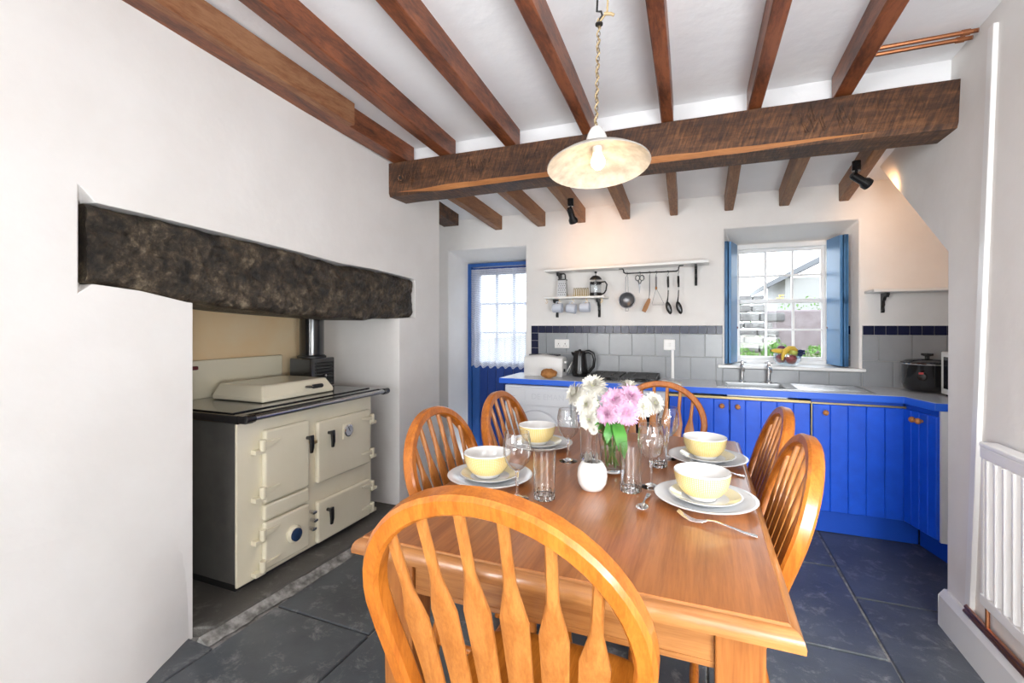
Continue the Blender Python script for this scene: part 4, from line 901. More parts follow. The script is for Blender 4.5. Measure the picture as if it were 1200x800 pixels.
# ---- utensil rail
ur = root('utensil_rail', (-0.36, 3.74, 1.69), 'black iron utensil rail fixed under the long shelf', 'rail')
mb = MB(); mb.tube([(-0.60, 3.74, 1.729), (-0.572, 3.74, 1.727), (-0.565, 3.74, 1.715), (-0.562, 3.74, 1.698), (-0.545, 3.74, 1.689), (-0.36, 3.74, 1.690), (-0.175, 3.74, 1.692), (-0.158, 3.74, 1.70), (-0.155, 3.74, 1.718), (-0.15, 3.74, 1.731), (-0.122, 3.74, 1.733)], 0.005, 8); mb.build('bar', 'black_iron', ur, smooth=True)
UX = [-0.538, -0.440, -0.366, -0.318, -0.232, -0.158]
for x in UX:
    mb = MB(); mb.tube([(x-0.004, 3.74, 1.685), (x-0.006, 3.74, 1.696), (x, 3.74, 1.700), (x+0.006, 3.74, 1.694), (x+0.002, 3.74, 1.676), (x-0.004, 3.74, 1.668)], 0.0018, 6); mb.build('hook', 'black_iron', ur)
x = UX[0]; s_ = root('sieve', (x, 3.735, 1.40), 'round wire sieve hanging from the utensil rail', 'sieve')
mb = MB(); mb.tube([(x-0.010, 3.735, 1.545), (x-0.008, 3.735, 1.66), (x, 3.735, 1.672), (x+0.008, 3.735, 1.66), (x+0.010, 3.735, 1.545)], 0.0025, 6); mb.build('handle', 'utensil_steel', s_)
mb = MB(); mb.tube([(x+0.062*math.cos(q*PI/16), 3.735, 1.480+0.062*math.sin(q*PI/16)) for q in range(32)], 0.0035, 6, closed=True); mb.build('rim', 'utensil_steel', s_)
mb = MB(); mb.lathe([(0.060, 0), (0.052, 0.022), (0.030, 0.040), (0, 0.046)], 24, (x, 3.735, 1.48), Euler((R(-90), 0, 0)), close=False); mb.build('mesh_bowl', 'utensil_steel', s_, smooth=True)
mb = MB(); mb.tube([(x-0.012, 3.735, 1.418), (x-0.010, 3.735, 1.395), (x+0.010, 3.735, 1.395), (x+0.012, 3.735, 1.418)], 0.0025, 6); mb.build('rest_lug', 'utensil_steel', s_)
x = UX[1]; s_ = root('scissors', (x, 3.735, 1.53), 'kitchen scissors with black handles hanging from the utensil rail', 'scissors')
for dx in (-0.014, 0.014):
    mb = MB(); mb.tube([(x+dx*1.2+0.016*math.cos(q*PI/8), 3.735, 1.650+0.02*math.sin(q*PI/8)) for q in range(16)], 0.004, 6, closed=True); mb.tube([(x+dx, 3.735, 1.632), (x+dx*0.2, 3.735, 1.605)], 0.005, 6); mb.build('handle', 'black_plastic', s_)
    mb = MB(); mb.loft([[(x-dx*0.4-0.006, 3.735+dx*0.1, 1.61), (x-dx*0.4+0.006, 3.735+dx*0.1, 1.61), (x-dx*0.4, 3.737+dx*0.1, 1.61)], [(x-0.003, 3.735, 1.53), (x-0.002, 3.735, 1.53), (x-0.0025, 3.736, 1.53)]]); mb.build('blade', 'utensil_steel', s_)
x = UX[2]; s_ = root('spatula', (x, 3.735, 1.40), 'brown wooden spatula on a steel handle hanging from the utensil rail', 'spatula')
mb = MB(); mb.tube([(x, 3.735, 1.67), (x, 3.735, 1.55), (x-0.003, 3.735, 1.485)], [0.004, 0.0045, 0.003], 8); mb.build('handle', 'utensil_steel', s_)
mb = MB(); mb.sweep([(x-0.002, 3.735, 1.490), (x-0.010, 3.735, 1.465), (x-0.03, 3.735, 1.42), (x-0.045, 3.735, 1.388)], [(-0.018, -0.003), (0.018, -0.003), (0.018, 0.003), (-0.018, 0.003)], up=(0, 1, 0), scale=[.5, .85, 1, .85]); mb.build('blade', 'wood_spoon', s_, bevel=0.002)
x = UX[3]; s_ = root('potato_masher', (x, 3.735, 1.43), 'wire masher with brown grip hanging from the utensil rail', 'masher')
mb = MB(); mb.tube([(x, 3.735, 1.67), (x, 3.735, 1.63)], 0.004, 6).tube([(x, 3.735, 1.655), (x, 3.735, 1.575)], 0.007, 8); mb.build('grip', 'utensil_steel', s_)
mb = MB(); mb.cyl((x, 3.735, 1.578), (x, 3.735, 1.556), 0.008, seg=8); mb.build('ferrule', 'wood_spoon', s_)
mb = MB(); mb.tube([(x-0.002, 3.735, 1.56), (x-0.030, 3.735, 1.45), (x-0.028, 3.735, 1.440), (x+0.060, 3.735, 1.440), (x+0.055, 3.735, 1.452), (x+0.004, 3.735, 1.56)], 0.002, 6); mb.build('wire_foot', 'utensil_steel', s_)
for x, nm, lb in ((UX[4], 'serving_spoon', 'black handled serving spoon hanging beside the masher'), (UX[5], 'slotted_spoon', 'black handled spoon hanging at the window end of the utensil rail')):
    s_ = root(nm, (x, 3.735, 1.36), lb, 'spoon', 'black spoons on the utensil rail'); b_ = 0.006 if nm[1] == 'e' else 0.0
    mb = MB(); mb.tube([(x-0.006, 3.735, 1.655), (x, 3.735, 1.672), (x+0.006, 3.735, 1.655)], 0.002, 6); mb.build('loop', 'utensil_steel', s_)
    mb = MB(); mb.tube([(x, 3.735, 1.655), (x, 3.735, 1.62), (x+0.002, 3.735, 1.57)], [0.007, 0.009, 0.007], 8); mb.build('grip', 'black_plastic', s_)
    mb = MB(); mb.cyl((x+0.002, 3.735, 1.571), (x+0.002, 3.735, 1.548), 0.006, seg=8); mb.build('ferrule', 'chrome', s_)
    mb = MB(); mb.tube([(x+0.002, 3.735, 1.55), (x, 3.735, 1.50), (x-0.006, 3.735, 1.455)], [0.004, 0.004, 0.006], 8); mb.build('shaft', 'black_plastic', s_)
    mb = MB(); mb.sphere((x+0.006, 3.735, 1.415), (0.021, 0.010, 0.050), 16, Euler((0, R(-16), 0))); mb.build('bowl', 'black_plastic', s_, smooth=True)
# ---- fruit bowl on the sill
fbw = root('fruit_bowl', (0.585, 3.93, 0.988), 'clear glass fruit bowl on the white window sill', 'bowl')
mb = MB(); mb.lathe([(0.035, 0.989), (0.062, 0.997), (0.085, 1.022), (0.092, 1.05), (0.088, 1.075), (0.0855, 1.075), (0.0895, 1.05), (0.082, 1.024), (0.058, 1.001), (0, 0.996)], 30, (0.585, 3.93, 0)); mb.build('glass_bowl', 'bowl_glass', fbw, smooth=True)
def banana(pts, label):
    mb = MB(); n = len(pts); rr = [0.006, 0.014, 0.018, 0.018, 0.016, 0.007][:n]
    mb.tube(pts, rr, 8); o = tag(mb.build('banana', 'banana', origin=pts[0], smooth=True), label, 'banana', 'bananas in the fruit bowl')
    mb = MB(); mb.sphere(pts[0], 0.007, 8); mb.build('tip', 'banana_tip', o)
banana([(0.480, 3.92, 1.097), (0.505, 3.92, 1.098), (0.535, 3.925, 1.094), (0.565, 3.935, 1.090), (0.595, 3.95, 1.09), (0.615, 3.96, 1.095)], 'banana lying flat, stalk poking out of the fruit bowl')
banana([(0.545, 3.862, 1.03), (0.548, 3.858, 1.06), (0.563, 3.868, 1.096), (0.59, 3.882, 1.118), (0.62, 3.90, 1.118), (0.645, 3.91, 1.10)], 'curved yellow banana arching over the apple in the fruit bowl')
def fruit(nm, c, r, m, label, cat):
    mb = MB(); mb.lathe([(0, -r*0.82), (r*0.45, -r*0.92), (r*0.85, -r*0.5), (r, 0.0), (r*0.9, r*0.5), (r*0.5, r*0.86), (r*0.15, r*0.82), (0, r*0.70)], 20, c)
    o = tag(mb.build(nm, m, origin=(c[0], c[1], c[2]-r), smooth=True, angle=80), label, cat)
    mb = MB(); mb.cyl((c[0], c[1], c[2]+r*0.68), (c[0]+0.004, c[1], c[2]+r*1.1), 0.0018, seg=6); mb.build('stalk', 'twig', o)
fruit('apple', (0.607, 3.895, 1.037), 0.036, 'apple_red', 'red apple at the front of the glass fruit bowl', 'apple')
fruit('apple', (0.545, 3.945, 1.040), 0.035, 'apple_red', 'red apple behind the arching banana in the fruit bowl', 'apple')
fruit('pear', (0.628, 3.945, 1.088), 0.034, 'pear_green', 'green pear on top of the fruit bowl', 'pear')
fruit('plum', (0.553, 3.965, 1.108), 0.030, 'plum', 'dark plum behind the bananas in the fruit bowl', 'plum')
gp = root('grape_bunch', (0.68, 3.92, 1.06), 'bunch of dark grapes spilling over the fruit bowl rim', 'grapes')
for i in range(16):
    mb = MB(); mb.sphere((0.672+random.uniform(-0.022, 0.03), 3.925+random.uniform(-0.03, 0.03), 1.085+random.uniform(-0.02, 0.02)), 0.010, 8); mb.build('grape', 'grape', gp, smooth=True)

# ================================================================ DINING TABLE
TT = 0.755
tb = root('dining_table', (-0.318, 1.65, 0), 'oak farmhouse dining table with moulded edge laid for four', 'table')
X0, X1, Y0, Y1 = -0.805, 0.168, 0.925, 2.372
MB().bb(X0+0.022, X1-0.022, Y0+0.022, Y1-0.022, 0.722, TT).build('table_top', 'table_top_oak', tb, bevel=0.0015, seg=1)
EP = [(0.022, TT-0.0015), (0.020, TT-0.0045), (0.014, TT-0.0055), (0.008, TT-0.0095), (0.003, TT-0.017), (0.0, TT-0.028), (0.001, TT-0.038), (0.008, TT-0.042), (0.024, TT-0.042)]
def edge(a, b, ax, m):
    # mitred moulding: the profile is offset inwards at both ends
    rings = []
    for end in (0, 1):
        rg = []
        for d, z in EP:
            if ax == 'x': y = (Y0+d) if a == 'near' else (Y1-d); rg.append(((X0+d) if end == 0 else (X1-d), y, z))
            else: x = (X0+d) if a == 'left' else (X1-d); rg.append((x, (Y0+d) if end == 0 else (Y1-d), z))
        rings.append(rg)
    MB().loft(rings).build('edge_moulding', m, tb, smooth=True, angle=35)
edge('near', 0, 'x', 'table_edge_x'); edge('far', 0, 'x', 'table_edge_x'); edge('left', 0, 'y', 'table_edge_y'); edge('right', 0, 'y', 'table_edge_y')
LG = 0.088; LI = 0.055
for sx in (0, 1):
    for sy in (0, 1):
        lx = X0+LI if sx == 0 else X1-LI-LG; ly = Y0+LI if sy == 0 else Y1-LI-LG
        mb = MB(); mb.loft([[(lx+0.008, ly+0.008, 0.001), (lx+LG-0.008, ly+0.008, 0.001), (lx+LG-0.008, ly+LG-0.008, 0.001), (lx+0.008, ly+LG-0.008, 0.001)], [(lx, ly, 0.60), (lx+LG, ly, 0.60), (lx+LG, ly+LG, 0.60), (lx, ly+LG, 0.60)], [(lx, ly, 0.713), (lx+LG, ly, 0.713), (lx+LG, ly+LG, 0.713), (lx, ly+LG, 0.713)]])
        mb.build('leg', 'table_leg_oak', tb, bevel=0.004)
AZ0, AZ1 = 0.612, 0.714
for y in (Y0+LI+0.012, Y1-LI-0.034):
    MB().bb(X0+LI+LG, X1-LI-LG, y, y+0.022, AZ0, AZ1).build('apron', 'table_edge_x', tb, bevel=0.002)
    MB().bb(X0+LI+LG, X1-LI-LG, y-0.002, y+0.024, AZ0+0.010, AZ0+0.014).build('apron_bead', 'table_edge_x', tb)
for x in (X0+LI+0.012, X1-LI-0.034):
    MB().bb(x, x+0.022, Y0+LI+LG, Y1-LI-LG, AZ0, AZ1).build('apron', 'table_edge_y', tb, bevel=0.002)

# ================================================================ CHAIRS
def make_chair():
    r = local_root('dining_chair', '', 'chair')
    # shaped seat
    mb = MB(); n = 36; lo_, hi_, md = [], [], []
    def outline(s):
        pts = []
        for i in range(n):
            a = 2*PI*i/n; c, q = math.cos(a), math.sin(a)
            ex = 0.45
            x = math.copysign(abs(c)**ex, c)*0.215*s; y = math.copysign(abs(q)**ex, q)*0.205*s
            x *= 1.0+0.10*(y/0.205)*0.6
            pts.append((x, y))
        return pts
    rings = [[(x, y, z) for x, y in outline(s)] for s, z in ((0.90, 0.428), (0.985, 0.434), (1.0, 0.445), (0.985, 0.456), (0.93, 0.460), (0.80, 0.452), (0.45, 0.447))]
    mb.loft(rings); mb.build('seat', 'chair_seat', r, smooth=True, angle=50)
    def yl(z): return -0.168-0.24*(z-0.45)-0.10*max(0, z-0.62)**1.2
    side = [(0.172, 0.440), (0.186, 0.50), (0.203, 0.57), (0.220, 0.64), (0.232, 0.70), (0.238, 0.752)]
    arc = [(0.238*math.cos(a), 0.752+0.215*math.sin(a)) for a in [PI*k/24 for k in range(1, 24)]]
    path = [(x, z) for x, z in side] + arc + [(-x, z) for x, z in reversed(side)]
    P = [V(x, yl(z), z) for x, z in path]
    # hoop: rounded rectangular section, kept square to the back
    sec = [(-0.017, -0.013), (-0.011, -0.020), (0.011, -0.020), (0.017, -0.013), (0.017, 0.013), (0.011, 0.020), (-0.011, 0.020), (-0.017, 0.013)]
    mb = MB(); mb.sweep(P, [(b, a) for a, b in [(q[1], q[0]) for q in sec]], up=(0, 1, 0.25)); mb.build('back_hoop', 'chair_oak', r, smooth=True, angle=30)
    tops = [-0.178, -0.110, -0.037, 0.037, 0.110, 0.178]; bots = [-0.128, -0.077, -0.026, 0.026, 0.077, 0.128]
    for xt, xb in zip(tops, bots):
        zt = 0.752+0.215*math.sqrt(1-(xt/0.238)**2)-0.012
        pts, sc = [], []
        for k in range(23):
            t = k/22; z = 0.445+(zt-0.445)*t; x = xb+(xt-xb)*t
            if t < 0.60: w_ = 0.0180+0.0065*(t/0.60)
            elif t < 0.64: w_ = 0.0250
            elif t < 0.78: w_ = 0.025-0.0155*((t-0.64)/0.14)**0.9
            else: w_ = 0.0095-0.001*(t-0.78)
            pts.append((x, yl(z), z)); sc.append((w_/0.02, 0.8 if t < 0.65 else 1.0))
        mb = MB(); mb.sweep(pts, [(-0.020, -0.003), (-0.012, -0.0075), (0.012, -0.0075), (0.020, -0.003), (0.020, 0.003), (0.012, 0.0075), (-0.012, 0.0075), (-0.020, 0.003)], up=(0, 1, 0.25), scale=sc); mb.build('spindle', 'spindle_oak', r, smooth=True, angle=50)
    for sx in (-1, 1):
        for sy in (-1, 1):
            a = V(sx*0.155, sy*0.150, 0.435); b = V(sx*0.205, sy*(0.200 if sy > 0 else 0.225), 0.0)
            mb = MB(); rr = [0.014, 0.017, 0.021, 0.016, 0.022, 0.022, 0.017, 0.013, 0.015]; mb.tube([a+(b-a)*(k/8) for k in range(9)], rr, 12); mb.build('leg', 'chair_oak', r, smooth=True, angle=60)
    for sx in (-1, 1):
        mb = MB(); mb.tube([(sx*0.182, 0.175, 0.19), (sx*0.182, 0, 0.19), (sx*0.182, -0.185, 0.19)], [0.009, 0.015, 0.009], 10); mb.build('stretcher', 'chair_oak', r, smooth=True)
    mb = MB(); mb.tube([(-0.182, 0, 0.19), (0, 0, 0.19), (0.182, 0, 0.19)], [0.009, 0.015, 0.009], 10); mb.build('stretcher', 'chair_oak', r, smooth=True)
    return r
CH = make_chair()
chairs = [(-0.310, 0.95, 0, (1.0, 1.0, 1.05), 'golden oak hoop back chair drawn up at the bare table end facing the kitchen'),
          (-0.668, 1.585, -90, 0.975, 'golden oak hoop back chair facing the range side, nearer the range'),
          (-0.61, 2.085, -90, 0.975, 'golden oak hoop back chair on the range side, nearer the blue door'),
          (-0.215, 2.515, 180, 0.975, 'golden oak hoop back chair at the table end by the hob'),
          (-0.005, 2.09, 90, 0.975, 'golden oak hoop back chair on the radiator side, nearer the blue cabinets'),
          (-0.02, 1.575, 90, 0.975, 'golden oak hoop back chair on the radiator side, nearer the table corner with the fork')]
for i, (x, y, a, s, lb) in enumerate(chairs):
    c = CH if i == 0 else copy_tree(CH)
    c.location = (x, y, 0.001); c.rotation_euler = (0, 0, R(a)); c.scale = s if isinstance(s, tuple) else (s, s, s)
    tag(c, lb, 'chair', 'hoop back dining chairs')

# ================================================================ TABLEWARE
def setting(x, y, where):
    p = tag(MB().lathe([(0.085, TT+0.0005), (0.09, TT+0.004), (0.118, TT+0.011), (0.142, TT+0.021), (0.144, TT+0.0235), (0.140, TT+0.0245), (0.116, TT+0.0165), (0.09, TT+0.0085), (0, TT+0.0085)], 48, (x, y, 0), close=False).build('dinner_plate', 'china', origin=(x, y, TT), smooth=True, angle=70), 'large white dinner plate '+where, 'plate', 'dinner plates')
    z = TT+0.0095
    q = root('side_plate', (x, y, z), 'smaller yellow patterned side plate '+where, 'plate', 'side plates')
    MB().lathe([(0.060, z), (0.066, z+0.004), (0.085, z+0.010), (0.100, z+0.018), (0.102, z+0.020), (0.098, z+0.0205), (0.084, z+0.014), (0.064, z+0.0075), (0, z+0.0075)], 44, (x, y, 0), close=False).build('plate_body', 'china', q, smooth=True, angle=70)
    MB().lathe([(0.066, z+0.0082), (0.084, z+0.0146), (0.0975, z+0.0208)], 44, (x, y, 0), close=False, uv=True).build('glazed_band', 'plate_dots', q, smooth=True, angle=80)
    z = z+0.0085
    b = root('cereal_bowl', (x-0.008, y-0.005, z), 'yellow dotted bowl with white inside '+where, 'bowl', 'yellow dotted bowls')
    pr = [(0.040, z), (0.043, z+0.006), (0.058, z+0.018), (0.070, z+0.036), (0.0765, z+0.056), (0.080, z+0.078), (0.0785, z+0.080), (0.0765, z+0.078), (0.073, z+0.056), (0.066, z+0.037), (0.054, z+0.020), (0.038, z+0.009), (0, z+0.008)]
    MB().lathe(pr, 44, (x-0.008, y-0.005, 0), close=False).build('bowl_body', 'china_pot', b, smooth=True, angle=80)
    MB().lathe([(r_+0.0006, zz_) for r_, zz_ in [(0.0525, z+0.0135), (0.058, z+0.018), (0.070, z+0.036), (0.0765, z+0.056), (0.0798, z+0.0765)]], 44, (x-0.008, y-0.005, 0), close=False, uv=True).build('glazed_band', 'yellow_dots', b, smooth=True, angle=80)
setting(0.011, 1.50, 'at the place with the fork beside the table corner')
setting(0.022, 1.960, 'at the radiator side place nearest the kitchen')
setting(-0.664, 1.445, 'at the place facing the range')
setting(-0.650, 1.925, 'at the place between the range and the washing machine')
def wine(x, y, where, s=1.0):
    g = root('wine_glass', (x, y, TT), 'stemmed clear wine glass '+where, 'glass', 'wine glasses')
    f = lambda pr: [(r_*s, TT+h*s) for r_, h in pr]
    MB().lathe(f([(0.036, 0.0005), (0.036, 0.002), (0.020, 0.006), (0.006, 0.012), (0.0, 0.013)]), 30, (x, y, 0)).build('foot', 'glass', g, smooth=True, angle=60)
    MB().lathe(f([(0.006, 0.012), (0.0045, 0.03), (0.0042, 0.06), (0.006, 0.082), (0.010, 0.088)]), 16, (x, y, 0), close=False).build('stem', 'glass', g, smooth=True, angle=80)
    MB().tube([(x+0.0366*s*math.cos(q*PI/18), y+0.0366*s*math.sin(q*PI/18), TT+0.202*s) for q in range(36)], 0.0009, 5, closed=True).build('rim', 'goblet_glass', g, smooth=True)
    MB().lathe(f([(0.008, 0.086), (0.022, 0.096), (0.036, 0.114), (0.043, 0.138), (0.0435, 0.160), (0.041, 0.182), (0.037, 0.202)]), 36, (x, y, 0), close=False).build('goblet', 'goblet_glass', g, smooth=True, angle=80)
wine(-0.518, 1.323, 'beside the tall tumbler at the range side place'); wine(-0.477, 1.765, 'behind the vase beside the far bowl'); wine(-0.151, 1.585, 'beside the plate near the fork'); wine(-0.123, 1.946, 'before the chair by the hob')
def tumbler(x, y, where):
    g = root('tumbler', (x, y, TT), 'tall straight clear tumbler '+where, 'glass', 'tall tumblers')
    MB().lathe([(0.030, TT+0.0005), (0.0315, TT+0.003), (0.0325, TT+0.06), (0.035, TT+0.148), (0.0340, TT+0.148), (0.0312, TT+0.06), (0.0295, TT+0.018), (0, TT+0.016)], 32, (x, y, 0), close=False).build('glass_wall', 'glass', g, smooth=True, angle=60)
    mb = MB(); mb.lathe([(0.0, TT+0.0006), (0.029, TT+0.0006), (0.029, TT+0.015), (0.0, TT+0.0145)], 20, (x, y, 0), close=False); mb.build('thick_base', 'glass', g)
    for k in range(10):
        a = 2*PI*k/10; MB().box((x+0.0315*math.cos(a), y+0.0315*math.sin(a), TT+0.014), (0.004, 0.010, 0.026), Euler((0, 0, a))).build('base_facet', 'glass', g, bevel=0.002, seg=1)
tumbler(-0.441, 1.354, 'beside the wine glass at the range side place'); tumbler(-0.404, 1.795, 'behind the small white pot'); tumbler(-0.207, 1.520, 'between the white pot and the fork place'); tumbler(-0.149, 1.826, 'at the radiator side place nearest the kitchen')
# small white pot with dried sprigs
pt = root('bud_pot', (-0.324, 1.489, TT), 'small round white china pot holding dark sprigs', 'pot')
MB().lathe([(0.026, TT+0.0005), (0.034, TT+0.003), (0.045, TT+0.022), (0.0485, TT+0.046), (0.045, TT+0.070), (0.034, TT+0.088), (0.027, TT+0.091), (0.025, TT+0.089), (0.034, TT+0.080), (0.042, TT+0.05), (0.03, TT+0.01), (0, TT+0.008)], 36, (-0.324, 1.489, 0), close=False).build('pot_body', 'china_pot', pt, smooth=True, angle=80)
for i in range(6):
    a = random.uniform(0, 6.28); mb = MB(); p0 = V(-0.324+0.012*math.cos(a), 1.489+0.012*math.sin(a), TT+0.03); p1 = V(-0.324+0.02*math.cos(a)-0.004, 1.489+0.02*math.sin(a), TT+0.105+random.uniform(0, 0.012))
    mb.tube([p0, (p0+p1)/2+V(0.002, 0, 0), p1], [0.0018, 0.002, 0.004], 6); mb.build('sprig', 'twig', pt)
# cutlery
def fork(ang, x, y, where):
    o = local_root('fork', 'polished steel fork '+where, 'fork', 'forks')
    mb = MB(); pts = [(0.0, 0, 0.003), (0.03, 0, 0.005), (0.07, 0, 0.012), (0.10, 0, 0.016), (0.118, 0, 0.014), (0.130, 0, 0.009), (0.145, 0, 0.006)]
    mb.sweep(pts, [(-0.006, -0.0013), (0.006, -0.0013), (0.006, 0.0013), (-0.006, 0.0013)], up=(0, 0, 1), scale=[(1.1, 1), (1.0, 1), (0.6, 1.2), (0.45, 1.4), (0.7, 1.2), (1.6, 1), (1.9, .9)]); mb.build('handle', 'chrome', o, bevel=0.0008)
    for k in range(4):
        yy = -0.0092+0.00613*k; mb = MB(); mb.sweep([(0.144, yy*0.9, 0.006), (0.160, yy, 0.007), (0.178, yy, 0.013), (0.194, yy, 0.024)], [(-0.0019, -0.001), (0.0019, -0.001), (0.0019, 0.001), (-0.0019, 0.001)], up=(0, 0, 1), scale=[1, 1, .9, .5]); mb.build('tine', 'chrome', o)
    o.location = (x, y, TT+0.0005); o.rotation_euler = (0, 0, R(ang))
def spoon(ang, x, y, where):
    o = local_root('spoon', 'polished steel spoon '+where, 'spoon', 'dessert spoons')
    mb = MB(); mb.sweep([(0.0, 0, 0.003), (0.03, 0, 0.005), (0.07, 0, 0.012), (0.095, 0, 0.014), (0.110, 0, 0.011)], [(-0.006, -0.0013), (0.006, -0.0013), (0.006, 0.0013), (-0.006, 0.0013)], up=(0, 0, 1), scale=[(1.1, 1), (1.0, 1), (.6, 1.2), (.45, 1.4), (.6, 1.2)]); mb.build('handle', 'chrome', o, bevel=0.0008)
    mb = MB(); n = 20; rings = []
    for f in (1.0, 0.9, 0.65, 0.3): rings.append([(0.134+0.027*f*math.cos(2*PI*k/n), 0.0175*f*math.sin(2*PI*k/n)*(1+0.12*math.cos(2*PI*k/n)), 0.0115-0.009*(1-f*f)) for k in range(n)])
    mb.loft(rings[::-1], caps=False); v0 = mb.bm.verts.new((0.134, 0, 0.0022)); mb.bm.verts.ensure_lookup_table()
    for k in range(n): mb.bm.faces.new((mb.bm.verts[k], mb.bm.verts[(k+1) % n], v0))
    b_ = mb.build('bowl', 'chrome', o, smooth=True, angle=80); s = b_.modifiers.new('solid', 'SOLIDIFY'); s.thickness = 0.0012
    o.location = (x, y, TT+0.0005); o.rotation_euler = (0, 0, R(ang))
fork(166, 0.130, 1.300, 'lying beside the yellow bowl place at the table corner')
fork(158, 0.140, 1.80, 'half under the plate nearest the kitchen on the radiator side')
spoon(-92, -0.150, 1.505, 'lying near the small white pot')
spoon(-80, -0.165, 1.99, 'lying behind the wine glasses')
# vase
vs_ = root('flower_vase', (-0.295, 1.70, TT), 'flared clear glass vase full of chrysanthemum stems', 'vase')
MB().lathe([(0.034, TT+0.0005), (0.040, TT+0.004), (0.042, TT+0.03), (0.046, TT+0.09), (0.054, TT+0.14), (0.068, TT+0.186), (0.0665, TT+0.186), (0.0520, TT+0.138), (0.0440, TT+0.09), (0.039, TT+0.03), (0.036, TT+0.014), (0, TT+0.012)], 40, (-0.295, 1.70, 0), close=False).build('glass_wall', 'glass', vs_, smooth=True, angle=70)
mb = MB(); mb.lathe([(0.0355, TT+0.0145), (0.0385, TT+0.03), (0.0434, TT+0.085), (0, TT+0.085)], 36, (-0.295, 1.70, 0), close=False); mb.build('water', 'water', vs_, smooth=True, angle=60)
def bloom_mesh(r, seed):
    random.seed(seed); mb = MB()
    rows = [(0.05, 82, 9), (0.22, 70, 14), (0.40, 56, 19), (0.60, 40, 24), (0.78, 22, 28), (0.94, 4, 30), (1.0, -14, 28)]
    for f, el, n in rows:
        for k in range(n):
            a = 2*PI*(k+random.uniform(-.3, .3))/n; e = R(el+random.uniform(-8, 8)); L = r*(0.55+0.5*f)*random.uniform(0.88, 1.08); w_ = r*0.075
            d = V(math.cos(a)*math.cos(e), math.sin(a)*math.cos(e), math.sin(e)); s = V(-math.sin(a), math.cos(a), 0); u = d.cross(s)*-1
            b = V(0, 0, -0.15*r)
            p = [b, b+d*L*0.35+u*L*0.03, b+d*L*0.75+u*L*0.05, b+d*L+u*L*0.14]
            ws = [w_*0.3, w_*0.8, w_, w_*0.35]
            for q in range(3): mb.quad(p[q]-s*ws[q], p[q+1]-s*ws[q+1], p[q+1]+s*ws[q+1]+u*w_*0.2, p[q]+s*ws[q]+u*w_*0.2)
    return mb
def flower(pos, r, m, heart, face, label, grp, tilt=None):
    p = V(*pos); fr = root('chrysanthemum', tuple(p), label, 'flower', grp)
    d = V(*face).normalized(); rot = d.to_track_quat('Z', 'Y')
    mb = bloom_mesh(r, int(pos[0]*9999)); bmesh.ops.rotate(mb.bm, verts=mb.bm.verts, cent=(0, 0, 0), matrix=rot.to_matrix()); bmesh.ops.translate(mb.bm, verts=mb.bm.verts, vec=p); mb.build('bloom', m, fr)
    mb = MB(); mb.sphere(p+d*r*0.02, r*0.15, 10); mb.build('heart', heart, fr, smooth=True)
    n_ = V(-0.295+random.uniform(-.028, .028), 1.70+random.uniform(-.028, .028), TT+0.13); b_ = V(-0.295+random.uniform(-.024, .024), 1.70+random.uniform(-.024, .024), TT+0.02)
    e_ = p-d*r*0.2
    mb = MB(); mb.tube([e_, (e_+n_)/2-d*0.012, n_, b_], [0.0025, 0.0028, 0.003, 0.003], 6); mb.build('stem', 'stem', fr, smooth=True)
    return fr
WH = ['white chrysanthemum at the top of the bunch', 'white chrysanthemum leaning furthest toward the range', 'white chrysanthemum below the topmost one', 'white chrysanthemum hanging lowest over the vase rim, range side', 'white chrysanthemum tucked behind the pink ones']
flower((-0.372, 1.72, 1.062), 0.052, 'petal_white', 'petal_heart', (-0.1, -0.6, 0.8), WH[0], 'white chrysanthemums')
flower((-0.438, 1.70, 1.030), 0.048, 'petal_white', 'petal_heart', (-0.8, -0.5, 0.4), WH[1], 'white chrysanthemums')
flower((-0.385, 1.665, 0.996), 0.046, 'petal_white', 'petal_heart', (-0.3, -0.9, 0.35), WH[2], 'white chrysanthemums')
flower((-0.372, 1.655, 0.943), 0.043, 'petal_white', 'petal_heart', (-0.3, -0.95, 0.0), WH[3], 'white chrysanthemums')
flower((-0.242, 1.75, 1.060), 0.045, 'petal_white', 'petal_heart', (0.2, 0.1, 0.95), WH[4], 'white chrysanthemums')
PK = ['pink chrysanthemum facing out below the topmost white bloom', 'pink chrysanthemum at the top on the radiator side', 'pink chrysanthemum low on the range side of the pink cluster', 'pink chrysanthemum low above the green leaf']
flower((-0.285, 1.66, 1.020), 0.048, 'petal_pink', 'petal_rose', (-0.1, -0.85, 0.5), PK[0], 'pink chrysanthemums')
flower((-0.228, 1.68, 1.035), 0.047, 'petal_pink', 'petal_rose', (0.4, -0.7, 0.6), PK[1], 'pink chrysanthemums')
flower((-0.305, 1.635, 0.970), 0.042, 'petal_pink', 'petal_rose', (-0.3, -0.95, 0.05), PK[2], 'pink chrysanthemums')
flower((-0.238, 1.64, 0.978), 0.046, 'petal_pink', 'petal_rose', (0.2, -0.95, 0.1), PK[3], 'pink chrysanthemums')
flower((-0.185, 1.69, 0.997), 0.040, 'petal_white', 'petal_heart', (0.4, -0.8, 0.3), 'white chrysanthemum beside the pink ones on the radiator side', 'white chrysanthemums')
flower((-0.147, 1.70, 1.012), 0.040, 'petal_white', 'petal_heart', (0.8, -0.5, 0.4), 'white chrysanthemum leaning furthest toward the radiator', 'white chrysanthemums')
flower((-0.352, 1.635, 0.913), 0.017, 'petal_white', 'petal_white', (-0.2, -0.9, 0.3), 'tiny cream bud at the vase rim', 'white chrysanthemums')
random.seed(11)
